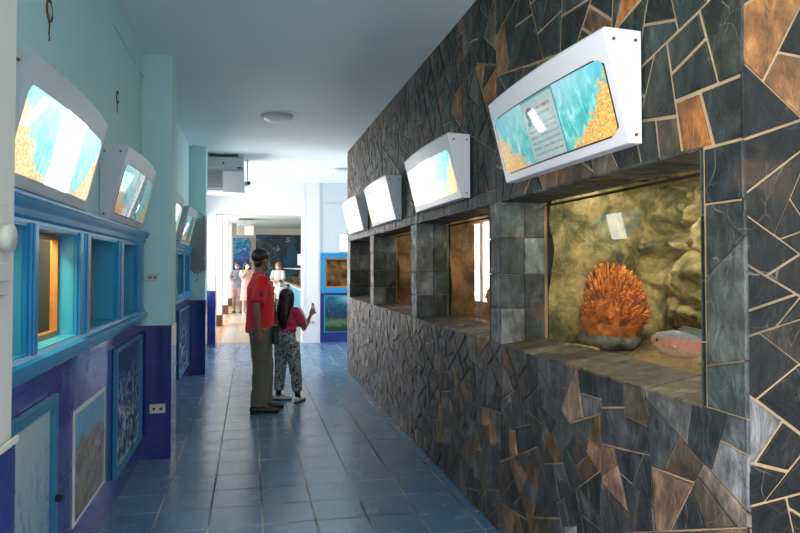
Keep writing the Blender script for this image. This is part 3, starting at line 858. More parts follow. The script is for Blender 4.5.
# ---- pictures / panels on the lower left wall
def framed(name, label, cat, y0, y1, z0, z1, fmat, pmat, fw=.045, group=None, ft=.03, handle=False):
    t = thing(name, label, cat, (XL, y0, z0), 0, group)
    L, Hh = y1-y0, z1-z0
    bm = bmesh.new()
    if fw:
        box(bm, .002, ft, 0, fw, 0, Hh, .004); box(bm, .002, ft, L-fw, L, 0, Hh, .004); box(bm, .002, ft, fw, L-fw, 0, fw, .004); box(bm, .002, ft, fw, L-fw, Hh-fw, Hh, .004)
        link('frame', bm, fmat, t)
    b = bmesh.new(); box(b, .002, .007, fw*.9, L-fw*.9, fw*.9, Hh-fw*.9)
    link('backing', b, fmat if fw else M_whitemetal, t)
    b = bmesh.new(); quad_uv(b, [(.009, L-fw-.003, fw+.003), (.009, fw+.003, fw+.003), (.009, fw+.003, Hh-fw-.003), (.009, L-fw-.003, Hh-fw-.003)], ((1, 0), (0, 0), (0, 1), (1, 1)))
    link_raw('printed_panel', b, pmat, t)
    if handle:
        b = bmesh.new(); box(b, ft, ft+.03, L-.045, L-.018, Hh*.50, Hh*.50+.028, .004); link('latch', b, M_black, t)
    return t
def weed_m(name, bg, fg, scale, seed=0, thr=.58):
    m = NT(name); uv = m.coord('UV'); x, y, z = m.sep(uv)
    v = m.mapping(uv, (scale, scale*.38, 1), (seed, 0, 0))
    n = m.noise(v, 2.6, 5, .6, 1.6)
    f = m.math('MULTIPLY', m.ramp(n, [(thr-.03, 0), (thr+.03, 1)]), m.ramp(y, [(.55, 1), (.9, 0)]))
    bgc = m.ramp(y, [(0, bg[0]), (1, bg[1])]); m.col(m.mix(f, bgc, fg)); m.rough(.18); return m.m
framed('access_door', 'teal framed low access door with pale seaweed print, beside near column', 'door', 1.80, 2.86, .05, .935, M_tealtrim,
       weed_m('seaweed_print', ((.10, .26, .42), (.50, .60, .62)), (.16, .26, .34), 6, 1), handle=True)
def reef_m(name, seed):
    m = NT(name); uv = m.coord('UV'); x, y, z = m.sep(uv); v = m.mapping(uv, (1, 1, 1), (seed, seed, 0))
    n = m.noise(v, 7, 7, .7, .8)
    c = m.ramp(n, [(.3, (.04, .05, .06)), (.45, (.14, .13, .10)), (.55, (.34, .22, .10)), (.62, (.10, .22, .30)), (.75, (.60, .62, .60))])
    sky = m.mix(m.noise(v, 3, 4), (.05, .26, .46), (.20, .50, .66))
    e = m.math('ADD', y, m.math('MULTIPLY', m.math('SUBTRACT', m.noise(v, 4, 5), .5), .5))
    c = m.mix(m.ramp(e, [(.66, 0), (.74, 1)]), c, sky)
    bd = m.math('MINIMUM', m.math('MINIMUM', x, m.math('SUBTRACT', 1, x)), m.math('MINIMUM', y, m.math('SUBTRACT', 1, y)))
    c = m.mix(m.math('LESS_THAN', bd, .035), c, (.75, .78, .78)); m.col(c); m.rough(.2); return m.m
framed('reef_poster', 'white bordered poster of a reef on violet tiles of the left wall', 'poster', 3.18, 3.83, .235, .785, M_whitemetal, reef_m('reef_poster_print', 2), 0)
M_relief = weed_m('white_weed_on_navy', ((.012, .030, .10), (.02, .06, .20)), (.50, .68, .78), 7, 3, .54)
framed('relief_panel', 'teal framed navy panel with white sea plants left of the middle column', 'panel', 4.05, 4.97, .17, .965, M_tealtrim, M_relief, .026)
framed('relief_panel', 'navy sea plant panel in teal frame before the peeling column', 'panel', 7.5, 8.7, .17, .965, M_tealtrim, M_relief, .026)

# sockets and switches
def socket(label, loc, rz, w=.115, h=.07):
    t = thing('wall_socket', label, 'socket', loc, rz)
    link('plate', bx(-w/2, w/2, -.012, -.001, -h/2, h/2, .003), M_plastic, t)
    for s in (-1, 1):
        b = bmesh.new(); cyl(b, (s*w*.22, -.013, 0), h*.16, .004, 12, 'Y'); link('outlet', b, M_dark, t)
    return t
socket('cream double socket on the blue tiles of the middle column', (-.69, 5.032, .385), 0)
socket('small cream switch plate on the middle column above the tiles', (-.735, 5.04, 1.39), 0, .075, .05)
socket('cream socket low on the white pillar right of the doorway', (1.17, 12.12, .40), 0, .14, .07)
t = thing('fan_switch', 'cream round dial switch box on the near left column', 'switch', (XW, 1.62, 1.51), 0)
link('plate', bx(.001, .014, -.08, .08, -.11, .11, .004), M_plastic, t)
b = bmesh.new(); cyl(b, (.024, .03, .03), .034, .022, 20, 'X'); link('dial', b, M_plastic, t, True)
b = bmesh.new(); box(b, .014, .022, -.02, .05, -.075, -.03, .003); link('rocker', b, M_plastic, t)

# ---- end wall with doorway
YE = 12.12
struct('wall_back', bx(-.645, 1.0, YE, YE+.36, 2.485, CEIL), M_white, label='white beam over the doorway at corridor end')
bm = bmesh.new(); box(bm, 1.0, 1.345, YE-.0, YE+.36, 0, CEIL)
struct('wall_back_pillar', bm, M_white, label='white pillar right of the doorway')
for xx in (1.03, 1.30):
    struct('trim_%d' % (4+int(xx > 1.1)), bx(xx, xx+.015, YE-.008, YE, .08, CEIL), M_whitemetal, label='thin vertical groove strip on the white pillar')
struct('wall_back_bay', bx(1.345, 5.0, YE+.02, YE+.36, 1.745, CEIL), M_greywhite, label='grey white wall above the end tank')
struct('wall_back_tiled', bx(1.345, 5.0, YE+.02, YE+.36, 0, .965), M_bluetile, label='royal blue tiled wall below the end tank')
struct('trim_6', bx(1.36, 5.0, YE+.008, YE+.02, 2.72, 2.73), M_greymetal, label='thin line across the end wall')
t = thing('tank_cabinet', 'blue framed tank set in the end wall behind the slate wall corner', 'cabinet', (1.345, YE, .965), 0, 'blue framed tank in the end wall')
L, hh = 1.9, .78
for nm, a in (('crown_moulding', (0, L, -.02, .05, hh-.10, hh)), ('base_moulding', (0, L, -.02, .05, 0, .10)), ('post', (0, .10, -.015, .05, .10, hh-.10)), ('post', (L-.1, L, -.015, .05, .10, hh-.10))):
    link(nm, bx(*a, .004), M_bluewood, t)
bm = bmesh.new()
for a in ((.10, L-.1, .0, .03, .10, .13), (.10, L-.1, .0, .03, hh-.13, hh-.10), (.10, .13, .0, .03, .13, hh-.13), (L-.13, L-.1, .0, .03, .13, hh-.13)): box(bm, *a)
link('window_frame', bm, M_gold, t)
link('glass_pane', bx(.13, L-.13, .012, .020, .13, hh-.13), M_glass, t)
bm = bmesh.new(); g = []
for j in range(25):
    g.append([bm.verts.new((.08+(L-.16)*i/50, .30-.10*noise.fractal(Vector((i*.12, j*.14, 4)), .9, 2, 4), .06+(hh-.12)*j/24)) for i in range(51)])
for j in range(24):
    for i in range(50): bm.faces.new((g[j][i], g[j][i+1], g[j+1][i+1], g[j+1][i]))
link_raw('rock_backdrop', bm, M_rockbrown, t, True)
link('tank_box', bx(.0, L, .42, .45, .0, hh), M_dark, t)
water_light(None, (2.2, YE+.16, 1.58), (1.4, .12), 1.2, (1, .8, .55))
def seabed_m():
    m = NT('seabed_mural_print'); uv = m.coord('UV'); x, y, z = m.sep(uv)
    e = m.math('ADD', y, m.math('MULTIPLY', m.math('SUBTRACT', m.noise(uv, 5, 6, .65), .5), .35))
    c = m.ramp(e, [(.10, (.02, .05, .02)), (.25, (.10, .19, .09)), (.38, (.012, .05, .06)), (.60, (.004, .05, .10)), (.85, (.01, .11, .17))])
    dx = m.math('SUBTRACT', x, .42); dy = m.math('SUBTRACT', y, 1.02)
    r = m.math('SQRT', m.math('ADD', m.math('MULTIPLY', dx, dx), m.math('MULTIPLY', dy, dy)))
    c = m.mix(m.ramp(r, [(.03, .9), (.30, 0)]), c, (.25, .60, .58))
    sp = m.ramp(m.voro(m.mapping(uv, (1.6, 1, 1)), 16), [(.10, 1), (.16, 0)])
    c = m.mix(m.math('MULTIPLY', sp, m.ramp(y, [(.3, 0), (.4, .6)])), c, (.35, .65, .68))
    m.col(c); m.rough(.2); m.link(c, m.b.inputs['Base Color']); return m.m
def flatpic(name, label, cat, x0, x1, y, z0, z1, mat, edge, group=None, lw=.03):
    t = thing(name, label, cat, ((x0+x1)/2, y, z0), 0, group); w = (x1-x0)/2
    link('backing', bx(-w, w, -.025, -.002, 0, z1-z0, .004), edge, t)
    b = bmesh.new(); quad_uv(b, [(-w+lw, -.027, lw), (w-lw, -.027, lw), (w-lw, -.027, z1-z0-lw), (-w+lw, -.027, z1-z0-lw)]); link_raw('printed_panel', b, mat, t)
    return t
flatpic('seabed_mural', 'dark teal seabed picture on the blue tiles of the end wall', 'mural', 1.42, 2.75, YE+.02, .19, .915, seabed_m(), M_bluewood, lw=.02)
flatpic('light_box', 'glowing light box on the end wall above the blue tank frame', 'light box', 1.72, 2.75, YE+.02, 1.765, 2.12, poster_m('end_box_print', False, 3.2, 6, white=.35), M_whitemetal)

# ---- hall beyond the doorway
struct('wall_far', bx(-3.0, 5.0, 27.0, 27.3, 0, CEIL), M_cream, label='cream far wall of the hall')
for i, yy in enumerate((15.9, 20.0, 24.2)):
    o = struct('wall_pillar_%d' % (i+1), bx(-1.05, -.68, yy, yy+.4, .28, CEIL), M_white, label='white hall pillar with brown foot')
    link('brown_foot', bx(-1.06, -.67, yy-.01, yy+.41, 0, .28), M_brownbase, o)
def sea_m(name, seed, dark):
    m = NT(name); uv = m.coord('UV'); x, y, z = m.sep(uv); v = m.mapping(uv, (1, 1, 1), (seed, 0, 0))
    if not dark:
        wv = m.noise(m.mapping(v, (2.2, 9, 1)), 2.4, 3, .6, 1.5)
        c = m.mix(m.math('MULTIPLY', m.ramp(wv, [(.52, 0), (.6, 1)]), m.ramp(y, [(.55, 0), (.75, 1)])), m.ramp(y, [(0, (.005, .04, .22)), (.6, (.01, .10, .42)), (1, (.02, .30, .62))]), (.35, .75, .90))
        cr = m.math('ADD', x, m.math('MULTIPLY', m.noise(v, 4, 4), .35)); c = m.mix(m.ramp(cr, [(.98, 0), (1.0, 1)]), c, (.62, .48, .34))
        lo = m.ramp(m.math('ADD', y, m.math('MULTIPLY', m.noise(v, 9, 4), .2)), [(.28, 1), (.31, 0)]); c = m.mix(lo, c, m.mix(m.noise(v, 20, 3), (.5, .1, .3), (.7, .5, .6)))
    else:
        n = m.noise(v, 3.2, 4, .5, .4); c = m.mix(m.ramp(n, [(.46, 0), (.5, 1)]), (.01, .10, .18), (.02, .035, .05))
        c = m.mix(m.ramp(m.noise(m.mapping(v, (1.3, 2, 1), (3, 1, 0)), 2.6, 3), [(.60, 0), (.63, 1)]), c, (.40, .28, .18))
    m.col(c); m.rough(.35); return m.m
flatpic('sea_mural', 'bright blue sea mural on the left of the far hall wall', 'mural', -.72, .22, 27.0, .5, 2.72, sea_m('blue_sea_mural', 1, False), M_cream, lw=.02)
flatpic('reef_mural', 'dark teal reef mural with rocks on the far hall wall', 'mural', .24, 2.3, 27.0, .5, 2.85, sea_m('dark_reef_mural', 5, True), M_dark, lw=.02)
M_sky = plain('sky_blue_gloss_paint', (.10, .48, .72), .3)
tc = thing('tank_counter', 'long sky blue counter along the right of the hall carrying glass tanks', 'counter', (1.3, 16.0, 0))
link('counter_body', bx(0, .9, 0, 10, 0, .86), M_sky, tc); link('counter_top', bx(-.03, .9, -.03, 10, .86, .90), M_whitemetal, tc)
t = None
for i in range(5):
    yb = 16.05+i*1.95
    if t is None:
        t = thing('glass_tank', 'x', 'aquarium', (1.34, yb, .90), 0, 'glass tanks on the hall counter')
        bm = bmesh.new(); box(bm, 0, .8, 0, 1.8, .013, .03); link('tank_floor', bm, M_sandrock, t)
        link('glass_wall', bx(0, .8, 0, 1.8, .001, .012), M_dark, t)
        link('front_glass', bx(.0, .008, 0, 1.8, .03, .50), M_glass, t); link('end_glass', bx(.01, .8, 0, .008, .03, .50), M_glass, t)
        bm = bmesh.new(); box(bm, -.01, .8, -.01, 1.81, .50, .53); link('tank_rim', bm, M_greymetal, t)
        bm = bmesh.new(); rr = random.Random(3)
        for k in range(14): ell(bm, (rr.uniform(.2, .7), rr.uniform(.15, 1.65), .14), (.07, .09, rr.uniform(.08, .13)), 10, 8)
        link('coral_rocks', bm, M_greyrock, t, True)
        tk = t
    else:
        t = copy_tree(tk); t.location = (1.34, yb, .90)
    t['label'] = ['glass tank with rocks nearest on the sky blue counter', 'second glass tank along the sky blue counter', 'middle glass tank of the sky blue counter', 'fourth glass tank along the sky blue counter', 'glass tank at the far end of the sky blue counter'][i]
struct('wall_hall_right', bx(2.25, 2.4, 12.5, 27.0, 0, CEIL), plain('deep_teal_paint', (.02, .09, .14), .5), label='dark teal right wall of the hall')
t = thing('light_box', 'small glowing box hanging over the hall counter', 'light box', (1.62, 19.5, 1.52), 0)
link('housing', bx(-.16, .35, 0, .1, 0, .36, .01), M_whitemetal, t); link('screen', bx(-.13, .32, -.004, -.001, .03, .33), emis('backlit_white_screen', (.8, 1, .98), 2.2), t)
link('bracket', bx(.08, .11, .03, .06, .36, CEIL-1.52), M_greymetal, t)

# ---- air conditioners
def aircon(loc, label, s=1.0):
    t = thing('air_conditioner', label, 'air conditioner', loc, 0, 'ceiling air conditioners')
    bm = bmesh.new()
    prism(bm, [(0, .0), (0, -.16), (.02, -.20), (.10, -.34), (.16, -.46), (.22, -.49), (.66, -.49), (.68, -.44), (.68, 0)], 0, .56, 'X')
    bmesh.ops.bevel(bm, geom=[e for e in bm.edges if abs((e.verts[0].co-e.verts[1].co).x) > .3], offset=.02, segments=3, affect='EDGES')
    link('body', bm, M_greymetal, t)
    bm = bmesh.new()
    prism(bm, [(.012, -.20), (.088, -.345), (.15, -.47), (.19, -.51), (.14, -.50), (.075, -.36), (-.004, -.21)], .26, .57, 'X')
    link('front_cover', bm, M_whitemetal, t, False)
    bm = bmesh.new()
    for k in range(7):
        u = k/6; y = .020+.13*u; z = -.215-.24*u
        box(bm, .02, .25, y-.012, y+.002, z-.012, z+.004)
    link('louvre', bm, plain('pinkish_plastic', (.45, .36, .34), .5), t)
    bm = bmesh.new()
    for xx in (.08, .45): box(bm, xx, xx+.03, .02, .3, -.002, .05)
    box(bm, .46, .53, -.008, 0, -.165, -.145)
    link('bracket', bm, M_rust, t)
    b = bmesh.new(); cyl(b, (.27, -.003, -.09), .014, .008, 12, 'Y'); link('badge', b, M_black, t)
    return t
aircon((-.655, 9.25, 3.07), 'grey white ceiling air conditioner by the column with peeling paint')
a2 = aircon((-.45, 21.5, 3.07), 'smaller looking air conditioner hanging far inside the hall')
t = thing('security_camera', 'small white security camera hanging beside the near air conditioner', 'camera', (-.045, 9.75, CEIL))
b = bmesh.new(); tube(b, [(0, 0, -.002), (0, 0, -.34)], [.010, .010], 8); link('stem', b, M_plastic, t, True)
b = bmesh.new(); tube(b, [(-.03, .10, -.36), (.015, -.08, -.37)], [.034, .034], 14); link('camera_body', b, M_plastic, t, True)
b = bmesh.new(); cyl(b, (.020, -.112, -.372), .026, .02, 14, 'Y'); link('lens', b, M_black, t, True)

# ceiling discs
def disc(loc, label):
    t = thing('ceiling_lamp', label, 'ceiling lamp', loc, 0, 'round ceiling lamps')
    b = bmesh.new(); cyl(b, (0, 0, -.012), .175, .022, 40); link('rim', b, M_greymetal, t)
    b = bmesh.new(); vs = ell(b, (0, 0, -.024), (.155, .155, .038), 32, 14)
    link('diffuser', b, M_whitemetal, t, True); return t
d1 = disc((.282, 6.84, CEIL), 'round flat ceiling lamp in the middle of the corridor')
d2 = copy_tree(d1); d2.location = (1.49, 10.39, CEIL); d2['label'] = 'round ceiling lamp past the slate wall corner'

# ------------------------------------------------------------------ outside + room behind the camera
struct('ground', bx(-14, -1.6, -3, 30, -.2, -.1), plain('pale_concrete', (.62, .58, .52), .9), label='pale ground outside the openings')

# ------------------------------------------------------------------ people
def cloth_m(name, c, rough=.85, pattern=None):
    m = NT(name); o = m.coord('Object')
    n = m.noise(o, 9, 5, .6)
    cc = m.mix(n, tuple(x*.8 for x in c), tuple(min(1, x*1.2) for x in c))
    if pattern:
        f = m.ramp(m.noise(m.mapping(o, (1, 1, .5)), 60, 3, .6, 1.2), [(.47, 0), (.53, 1)])
        cc = m.mix(f, cc, pattern)
    m.col(cc); m.rough(rough); m.b.inputs['Sheen Weight'].default_value = .2
    m.bump(m.noise(m.mapping(o, (1, 1, .5)), 14, 5, .6, .8), .45, .02); return m.m
def skin_m(name, c):
    m = NT(name); o = m.coord('Object')
    m.col(m.mix(m.noise(o, 12, 4), tuple(x*.88 for x in c), tuple(x*1.1 for x in c))); m.rough(.5)
    m.b.inputs['Subsurface Weight'].default_value = .05; return m.m
def hair_m(name, c):
    m = NT(name); o = m.coord('Object')
    n = m.noise(m.mapping(o, (1, 1, .12)), 90, 4, .6, .3)
    m.col(m.mix(n, tuple(x*.6 for x in c), tuple(x*1.6 for x in c))); m.rough(.42); m.bump(n, .5, .006); return m.m
def remesh(o, vox=.008, sm=6, disp=None):
    md = o.modifiers.new('union', 'REMESH'); md.mode = 'VOXEL'; md.voxel_size = vox; md.use_smooth_shade = True
    if sm:
        s = o.modifiers.new('smooth', 'SMOOTH'); s.factor = .5; s.iterations = sm
    if disp:
        tx = bpy.data.textures.new('folds', 'CLOUDS'); tx.noise_scale = disp[1]
        d_ = o.modifiers.new('folds', 'DISPLACE'); d_.texture = tx; d_.strength = disp[0]; d_.mid_level = .5
    return o
def hand(bm, wrist, direction, palmn, s=1.0, curl=.3):
    """palm plus five fingers. direction: along the hand, palmn: palm normal (fingers curl towards it)"""
    d_ = Vector(direction).normalized(); n = Vector(palmn); n = (n-d_*n.dot(d_)).normalized(); side = d_.cross(n)
    w = Vector(wrist)
    tube(bm, [w, w+d_*.035*s, w+d_*.085*s], [(.024*s, .018*s), (.038*s, .016*s), (.040*s, .014*s)], 12, side)
    for k, (off, ln) in enumerate(((-.030, .062), (-.010, .072), (.010, .068), (.030, .052))):
        p0 = w+d_*.075*s+side*off*s
        a1 = curl; a2 = curl*2.1; a3 = curl*3.0
        L = ln*s
        p1 = p0+(d_*cos(a1)+n*sin(a1))*L*.45; p2 = p1+(d_*cos(a2)+n*sin(a2))*L*.33; p3 = p2+(d_*cos(a3)+n*sin(a3))*L*.22
        tube(bm, [p0, p1, p2, p3], [.0095*s, .009*s, .008*s, .007*s], 8, side)
    p0 = w+d_*.03*s-side*.030*s
    p1 = p0+(d_*.75-side*.7+n*.25).normalized()*.035*s; p2 = p1+(d_*.9-side*.25+n*.4).normalized()*.028*s
    tube(bm, [p0, p1, p2], [.012*s, .0105*s, .009*s], 8, side)
def head(bm, c, s=1.0, rot=None):
    """head with nose, brow, chin, ears; c = centre, facing local +Y"""
    R = rot or Matrix.Identity(3)
    def P(x, y, z): return Vector(c)+R @ (Vector((x, y, z))*s)
    ell(bm, P(0, -.008, .022), (.074*s, .094*s, .088*s), 20, 14, R)
    ell(bm, P(0, .022, -.035), (.058*s, .066*s, .078*s), 18, 12, R)
    ell(bm, P(0, .060, -.088), (.026*s, .024*s, .022*s), 10, 8, R)
    tube(bm, [P(0, .086, .012), P(0, .108, -.022)], [.009*s, .014*s], 8)
    ell(bm, P(0, .080, .026), (.045*s, .014*s, .010*s), 12, 8, R)
    ell(bm, P(0, .084, -.052), (.024*s, .010*s, .010*s), 10, 8, R)
    for sx in (-1, 1): ell(bm, P(sx*.076, -.006, -.008), (.009*s, .018*s, .030*s), 10, 8, R)
def person(label, loc, rz, h, skin, top, bottom, shoe, hair, pose, female=False, hair_style='short', long_sleeve=False, mask=None, shorts=False, detail=True, torso_w=1.0, skirt=False, group=None, hair_col=None):
    """local frame: faces +Y, right hand at +X, feet at z=0, height h"""
    t = thing('person', label, 'person', loc, rz, group)
    k = h/1.65
    V = lambda x, y, z: Vector((x*k, y*k, z*k))
    vox = .009 if detail else .014
    gs = pose.get('hip', .0)
    J = dict(hipR=V(.085, 0, .86), hipL=V(-.085, 0, .86), shR=V(.165*torso_w, 0, 1.335), shL=V(-.165*torso_w, 0, 1.335))
    kn, an, toe = {}, {}, {}
    for sd, sx in (('R', 1), ('L', -1)):
        kn[sd] = V(*pose.get('knee'+sd, (sx*.09, .02, .46))); an[sd] = V(*pose.get('ankle'+sd, (sx*.095, -.01, .075))); toe[sd] = Vector(pose.get('toe'+sd, (sx*.12, 1, 0))).normalized()
    el = {'R': V(*pose.get('elbowR', (.215, -.03, 1.06))), 'L': V(*pose.get('elbowL', (-.215, -.03, 1.06)))}
    wr_ = {'R': V(*pose.get('wristR', (.225, .05, .83))), 'L': V(*pose.get('wristL', (-.225, .05, .83)))}
    # ---- body (one continuous mesh)
    bm = bmesh.new()
    hc = V(*pose.get('head', (0, .015, 1.535))); hs = k*pose.get('hs', 1.0)
    hr = Matrix.Rotation(pose.get('head_turn', 0), 3, 'Z') @ Matrix.Rotation(pose.get('head_tilt', 0), 3, 'X')
    head(bm, hc, hs, hr)
    tube(bm, [V(0, -.01, 1.33), V(0, -.008, 1.40), hc+Vector((0, -.015*k, -.06*k))], [.062*k, .050*k, .052*k], 14)
    tube(bm, [V(0, 0, .86), V(0, 0, .95), V(0, .005, 1.10), V(0, 0, 1.25), V(0, -.005, 1.34)], [(.135*k, .085*k), (.125*k, .082*k), (.118*k, .085*k), (.14*k, .09*k), (.13*k, .065*k)], 18)
    for sd, sx in (('R', 1), ('L', -1)):
        sh = J['sh'+sd]
        tube(bm, [sh+V(-sx*.05, 0, -.01), sh+V(0, 0, -.012), (sh+el[sd])/2, el[sd]], [.040*k, .043*k, .040*k, .036*k], 12)
        dd = (wr_[sd]-el[sd])
        tube(bm, [el[sd], el[sd]+dd*.35, wr_[sd]], [.036*k, .036*k, .024*k], 12)
        hd = pose.get('hand'+sd, None)
        hand(bm, wr_[sd], hd[0] if hd else dd, hd[1] if hd else (-sx, .2, 0), k*1.02, hd[2] if hd else .25)
        tube(bm, [J['hip'+sd], (J['hip'+sd]*.5+kn[sd]*.5), kn[sd], (kn[sd]*.6+an[sd]*.4), an[sd]], [.080*k, .070*k, .050*k, .050*k, .034*k], 12)
        tube(bm, [an[sd], an[sd]+toe[sd]*.10*k+V(0, 0, -.035)], [.034*k, .03*k], 10)
    remesh(link('body', bm, skin, t, True), vox, 3)
    # ---- shirt
    bm = bmesh.new()
    hem = pose.get('hem', .84)
    W = torso_w; DD = pose.get('depth', 1.0)
    tube(bm, [V(0, 0, hem), V(0, .0, hem+.06), V(0, .005, 1.02), V(0, .008, 1.14), V(0, .0, 1.26), V(0, -.008, 1.345), V(0, -.008, 1.385)],
         [(.172*k*W, .122*k*DD), (.170*k*W, .122*k*DD), (.158*k*W, .120*k*DD), (.162*k*W, .120*k*DD), (.172*k*W, .112*k*DD), (.150*k*W, .082*k), (.075*k, .062*k)], 24, cap=False)
    for sd, sx in (('R', 1), ('L', -1)):
        sh = J['sh'+sd]; e = el[sd]
        if long_sleeve:
            tube(bm, [sh+V(-sx*.06, 0, .0), sh, (sh+e)/2, e, e+(wr_[sd]-e)*.5, e+(wr_[sd]-e)*.93], [.06*k, .066*k, .058*k, .052*k, .046*k, .040*k], 14, cap=False)
        else:
            tube(bm, [sh+V(-sx*.07, 0, -.002), sh+V(0, 0, -.004), sh+(e-sh)*.45, sh+(e-sh)*.80], [.064*k, .068*k, .070*k, .074*k], 14, cap=False)
    st = remesh(link('shirt', bm, top, t, True), vox, 4, (.012*k, .09*k))
    if detail and not female:
        bm = bmesh.new(); tube(bm, [V(0, -.012, 1.365), V(0, -.010, 1.405)], [(.072*k, .066*k), (.062*k, .060*k)], 18, cap=False); link('collar', bm, top, st, True)
    # ---- trousers
    bm = bmesh.new()
    wst = pose.get('waist', .95)
    if skirt:
        tube(bm, [V(0, 0, wst), V(0, 0, .8), V(0, 0, .45)], [(.13*k, .10*k), (.17*k, .13*k), (.21*k, .17*k)], 20, cap=False)
    else:
        tube(bm, [V(0, 0, wst), V(0, 0, .90), V(0, -.005, .83), V(0, -.005, .78)], [(.140*k, .100*k), (.158*k, .112*k), (.165*k, .115*k), (.13*k, .09*k)], 20)
        for sd, sx in (('R', 1), ('L', -1)):
            hp = J['hip'+sd]; kk_ = kn[sd]; a = an[sd]; lw = pose.get('legw', 1.0)
            if shorts:
                tube(bm, [hp, hp*.5+kk_*.5, hp*.15+kk_*.85], [.092*k, .088*k, .088*k], 14, cap=False)
            else:
                end = a+(kk_-a)*pose.get('cuff', .0)
                tube(bm, [hp, hp*.5+kk_*.5, kk_, kk_*.5+end*.5, end], [.096*k*lw, .088*k*lw, .074*k*lw, .068*k*lw, pose.get('cuffr', .064)*k*lw], 14, cap=False)
    remesh(link('trousers' if not skirt else 'skirt', bm, bottom, t, True), vox, 3, (.020*k, .07*k))
    # ---- shoes
    for sd in ('R', 'L'):
        a = an[sd]; d_ = toe[sd]; sdv = Vector((d_.y, -d_.x, 0)); zz = Vector((0, 0, 1))
        base = Vector((a.x, a.y, a.z-.075*k))
        bm = bmesh.new()
        tube(bm, [base-d_*.055*k+zz*.045*k, base+zz*.045*k, base+d_*.07*k+zz*.038*k, base+d_*.14*k+zz*.030*k, base+d_*.19*k+zz*.024*k], [(.036*k, .038*k), (.040*k, .042*k), (.044*k, .034*k), (.046*k, .026*k), (.034*k, .020*k)], 14, sdv)
        tube(bm, [base+zz*.05*k, base+zz*.085*k], [.040*k, .038*k], 12)
        for v in bm.verts: v.co.z = max(v.co.z, base.z+.012*k)
        so = remesh(link('shoe', bm, shoe, t, True), .007, 2)
        bm = bmesh.new(); pts = [(-.085, .030), (-.05, .040), (.05, .043), (.13, .048), (.185, .034), (.205, 0), (.185, -.034), (.13, -.048), (.05, -.043), (-.05, -.040), (-.085, -.030)]
        prism(bm, [((base+d_*p*k+sdv*q*k).x, (base+d_*p*k+sdv*q*k).y) for p, q in pts], base.z+.001, base.z+.016*k, 'Z')
        link('sole', bm, pose.get('sole', shoe), so)
    if 'sock' in pose:
        for sd in ('R', 'L'):
            bm = bmesh.new(); a = an[sd]; tube(bm, [a+V(0, 0, -.01), a+(kn[sd]-a)*.22], [.041*k, .043*k], 12, cap=False); link('sock', bm, pose['sock'], t, True)
    # ---- hair
    bm = bmesh.new()
    def HP(x, y, z): return hc+hr @ (Vector((x, y, z))*hs)
    if hair_style == 'short':
        ell(bm, HP(0, -.014, .038), (.081*hs, .100*hs, .086*hs), 22, 14, hr)
        tube(bm, [HP(0, -.035, .0), HP(0, -.046, -.050)], [(.064*hs, .045*hs), (.052*hs, .028*hs)], 14, hr @ Vector((1, 0, 0)))
        cut = [v for v in bm.verts if (hr.inverted() @ (v.co-hc)).y/hs > .045 and (hr.inverted() @ (v.co-hc)).z/hs < .055]
        for v in cut:
            q = hr.inverted() @ (v.co-hc); q.y = .045*hs; v.co = hc+hr @ q
        cut = [v for v in bm.verts if (hr.inverted() @ (v.co-hc)).z/hs < .0 and (hr.inverted() @ (v.co-hc)).y/hs > -.03]
        for v in cut:
            q = hr.inverted() @ (v.co-hc); q.z = 0; q.x *= .85; v.co = hc+hr @ q
    else:
        ell(bm, HP(0, -.018, .036), (.088*hs, .104*hs, .092*hs), 22, 14, hr)
        ln = pose.get('hair_len', .42)
        tube(bm, [HP(0, -.04, .02), HP(0, -.070, -.07), HP(.0, -.095, -.18), HP(.0, -.105, -.18-ln*.4), HP(0, -.10, -.18-ln*.75), HP(0, -.095, -.18-ln)],
             [(.090*hs, .066*hs), (.096*hs, .070*hs), (.098*hs, .058*hs), (.075*hs, .038*hs), (.055*hs, .03*hs), (.02*hs, .015*hs)], 16, hr @ Vector((1, 0, 0)))
        for sx in (-1, 1): tube(bm, [HP(sx*.055, .02, .05), HP(sx*.080, -.005, -.01), HP(sx*.078, -.02, -.09), HP(sx*.070, -.05, -.17)], [.03*hs, .026*hs, .024*hs, .02*hs], 10)
    remesh(link('hair', bm, hair, t, True), .008 if detail else .012, 2, (.008*hs, .02))
    if mask:
        bm = bmesh.new()
        ell(bm, HP(0, .050, -.048), (.056*hs, .052*hs, .050*hs), 18, 12, hr)
        ms = link('face_mask', bm, mask, t, True)
        for sx in (-1, 1):
            b = bmesh.new(); tube(b, [HP(sx*.050, .060, -.025), HP(sx*.070, .02, -.012), HP(sx*.083, -.012, .008)], [.0025*hs]*3, 6)
            tube(b, [HP(sx*.045, .060, -.070), HP(sx*.068, .02, -.050), HP(sx*.083, -.014, -.022)], [.0025*hs]*3, 6); link('ear_loop', b, mask, ms, True)
    if True:
        for sx in (-1, 1):
            b = bmesh.new(); ell(b, HP(sx*.030, .083, .010), (.014*hs, .008*hs, .007*hs), 10, 8, hr); link('eye', b, M_black, t, True)
    return t, V, hc, hr, hs
SK1 = skin_m('tan_skin', (.30, .15, .09)); SK2 = skin_m('warm_skin', (.42, .23, .15)); SK3 = skin_m('light_skin', (.62, .40, .30))
HB = hair_m('black_hair', (.010, .009, .009)); HO = hair_m('orange_hair', (.45, .14, .04))
RED = cloth_m('red_cotton', (.76, .012, .02)); OLIVE = cloth_m('olive_drab_cotton', (.135, .125, .090)); PINK = cloth_m('raspberry_cotton', (.56, .03, .10))
PATT = cloth_m('grey_patterned_cotton', (.03, .04, .05), pattern=(.40, .46, .48)); WHITE = cloth_m('white_cotton', (.75, .73, .72)); NAVYP = cloth_m('blue_patterned_cotton', (.10, .16, .30), pattern=(.55, .55, .62))
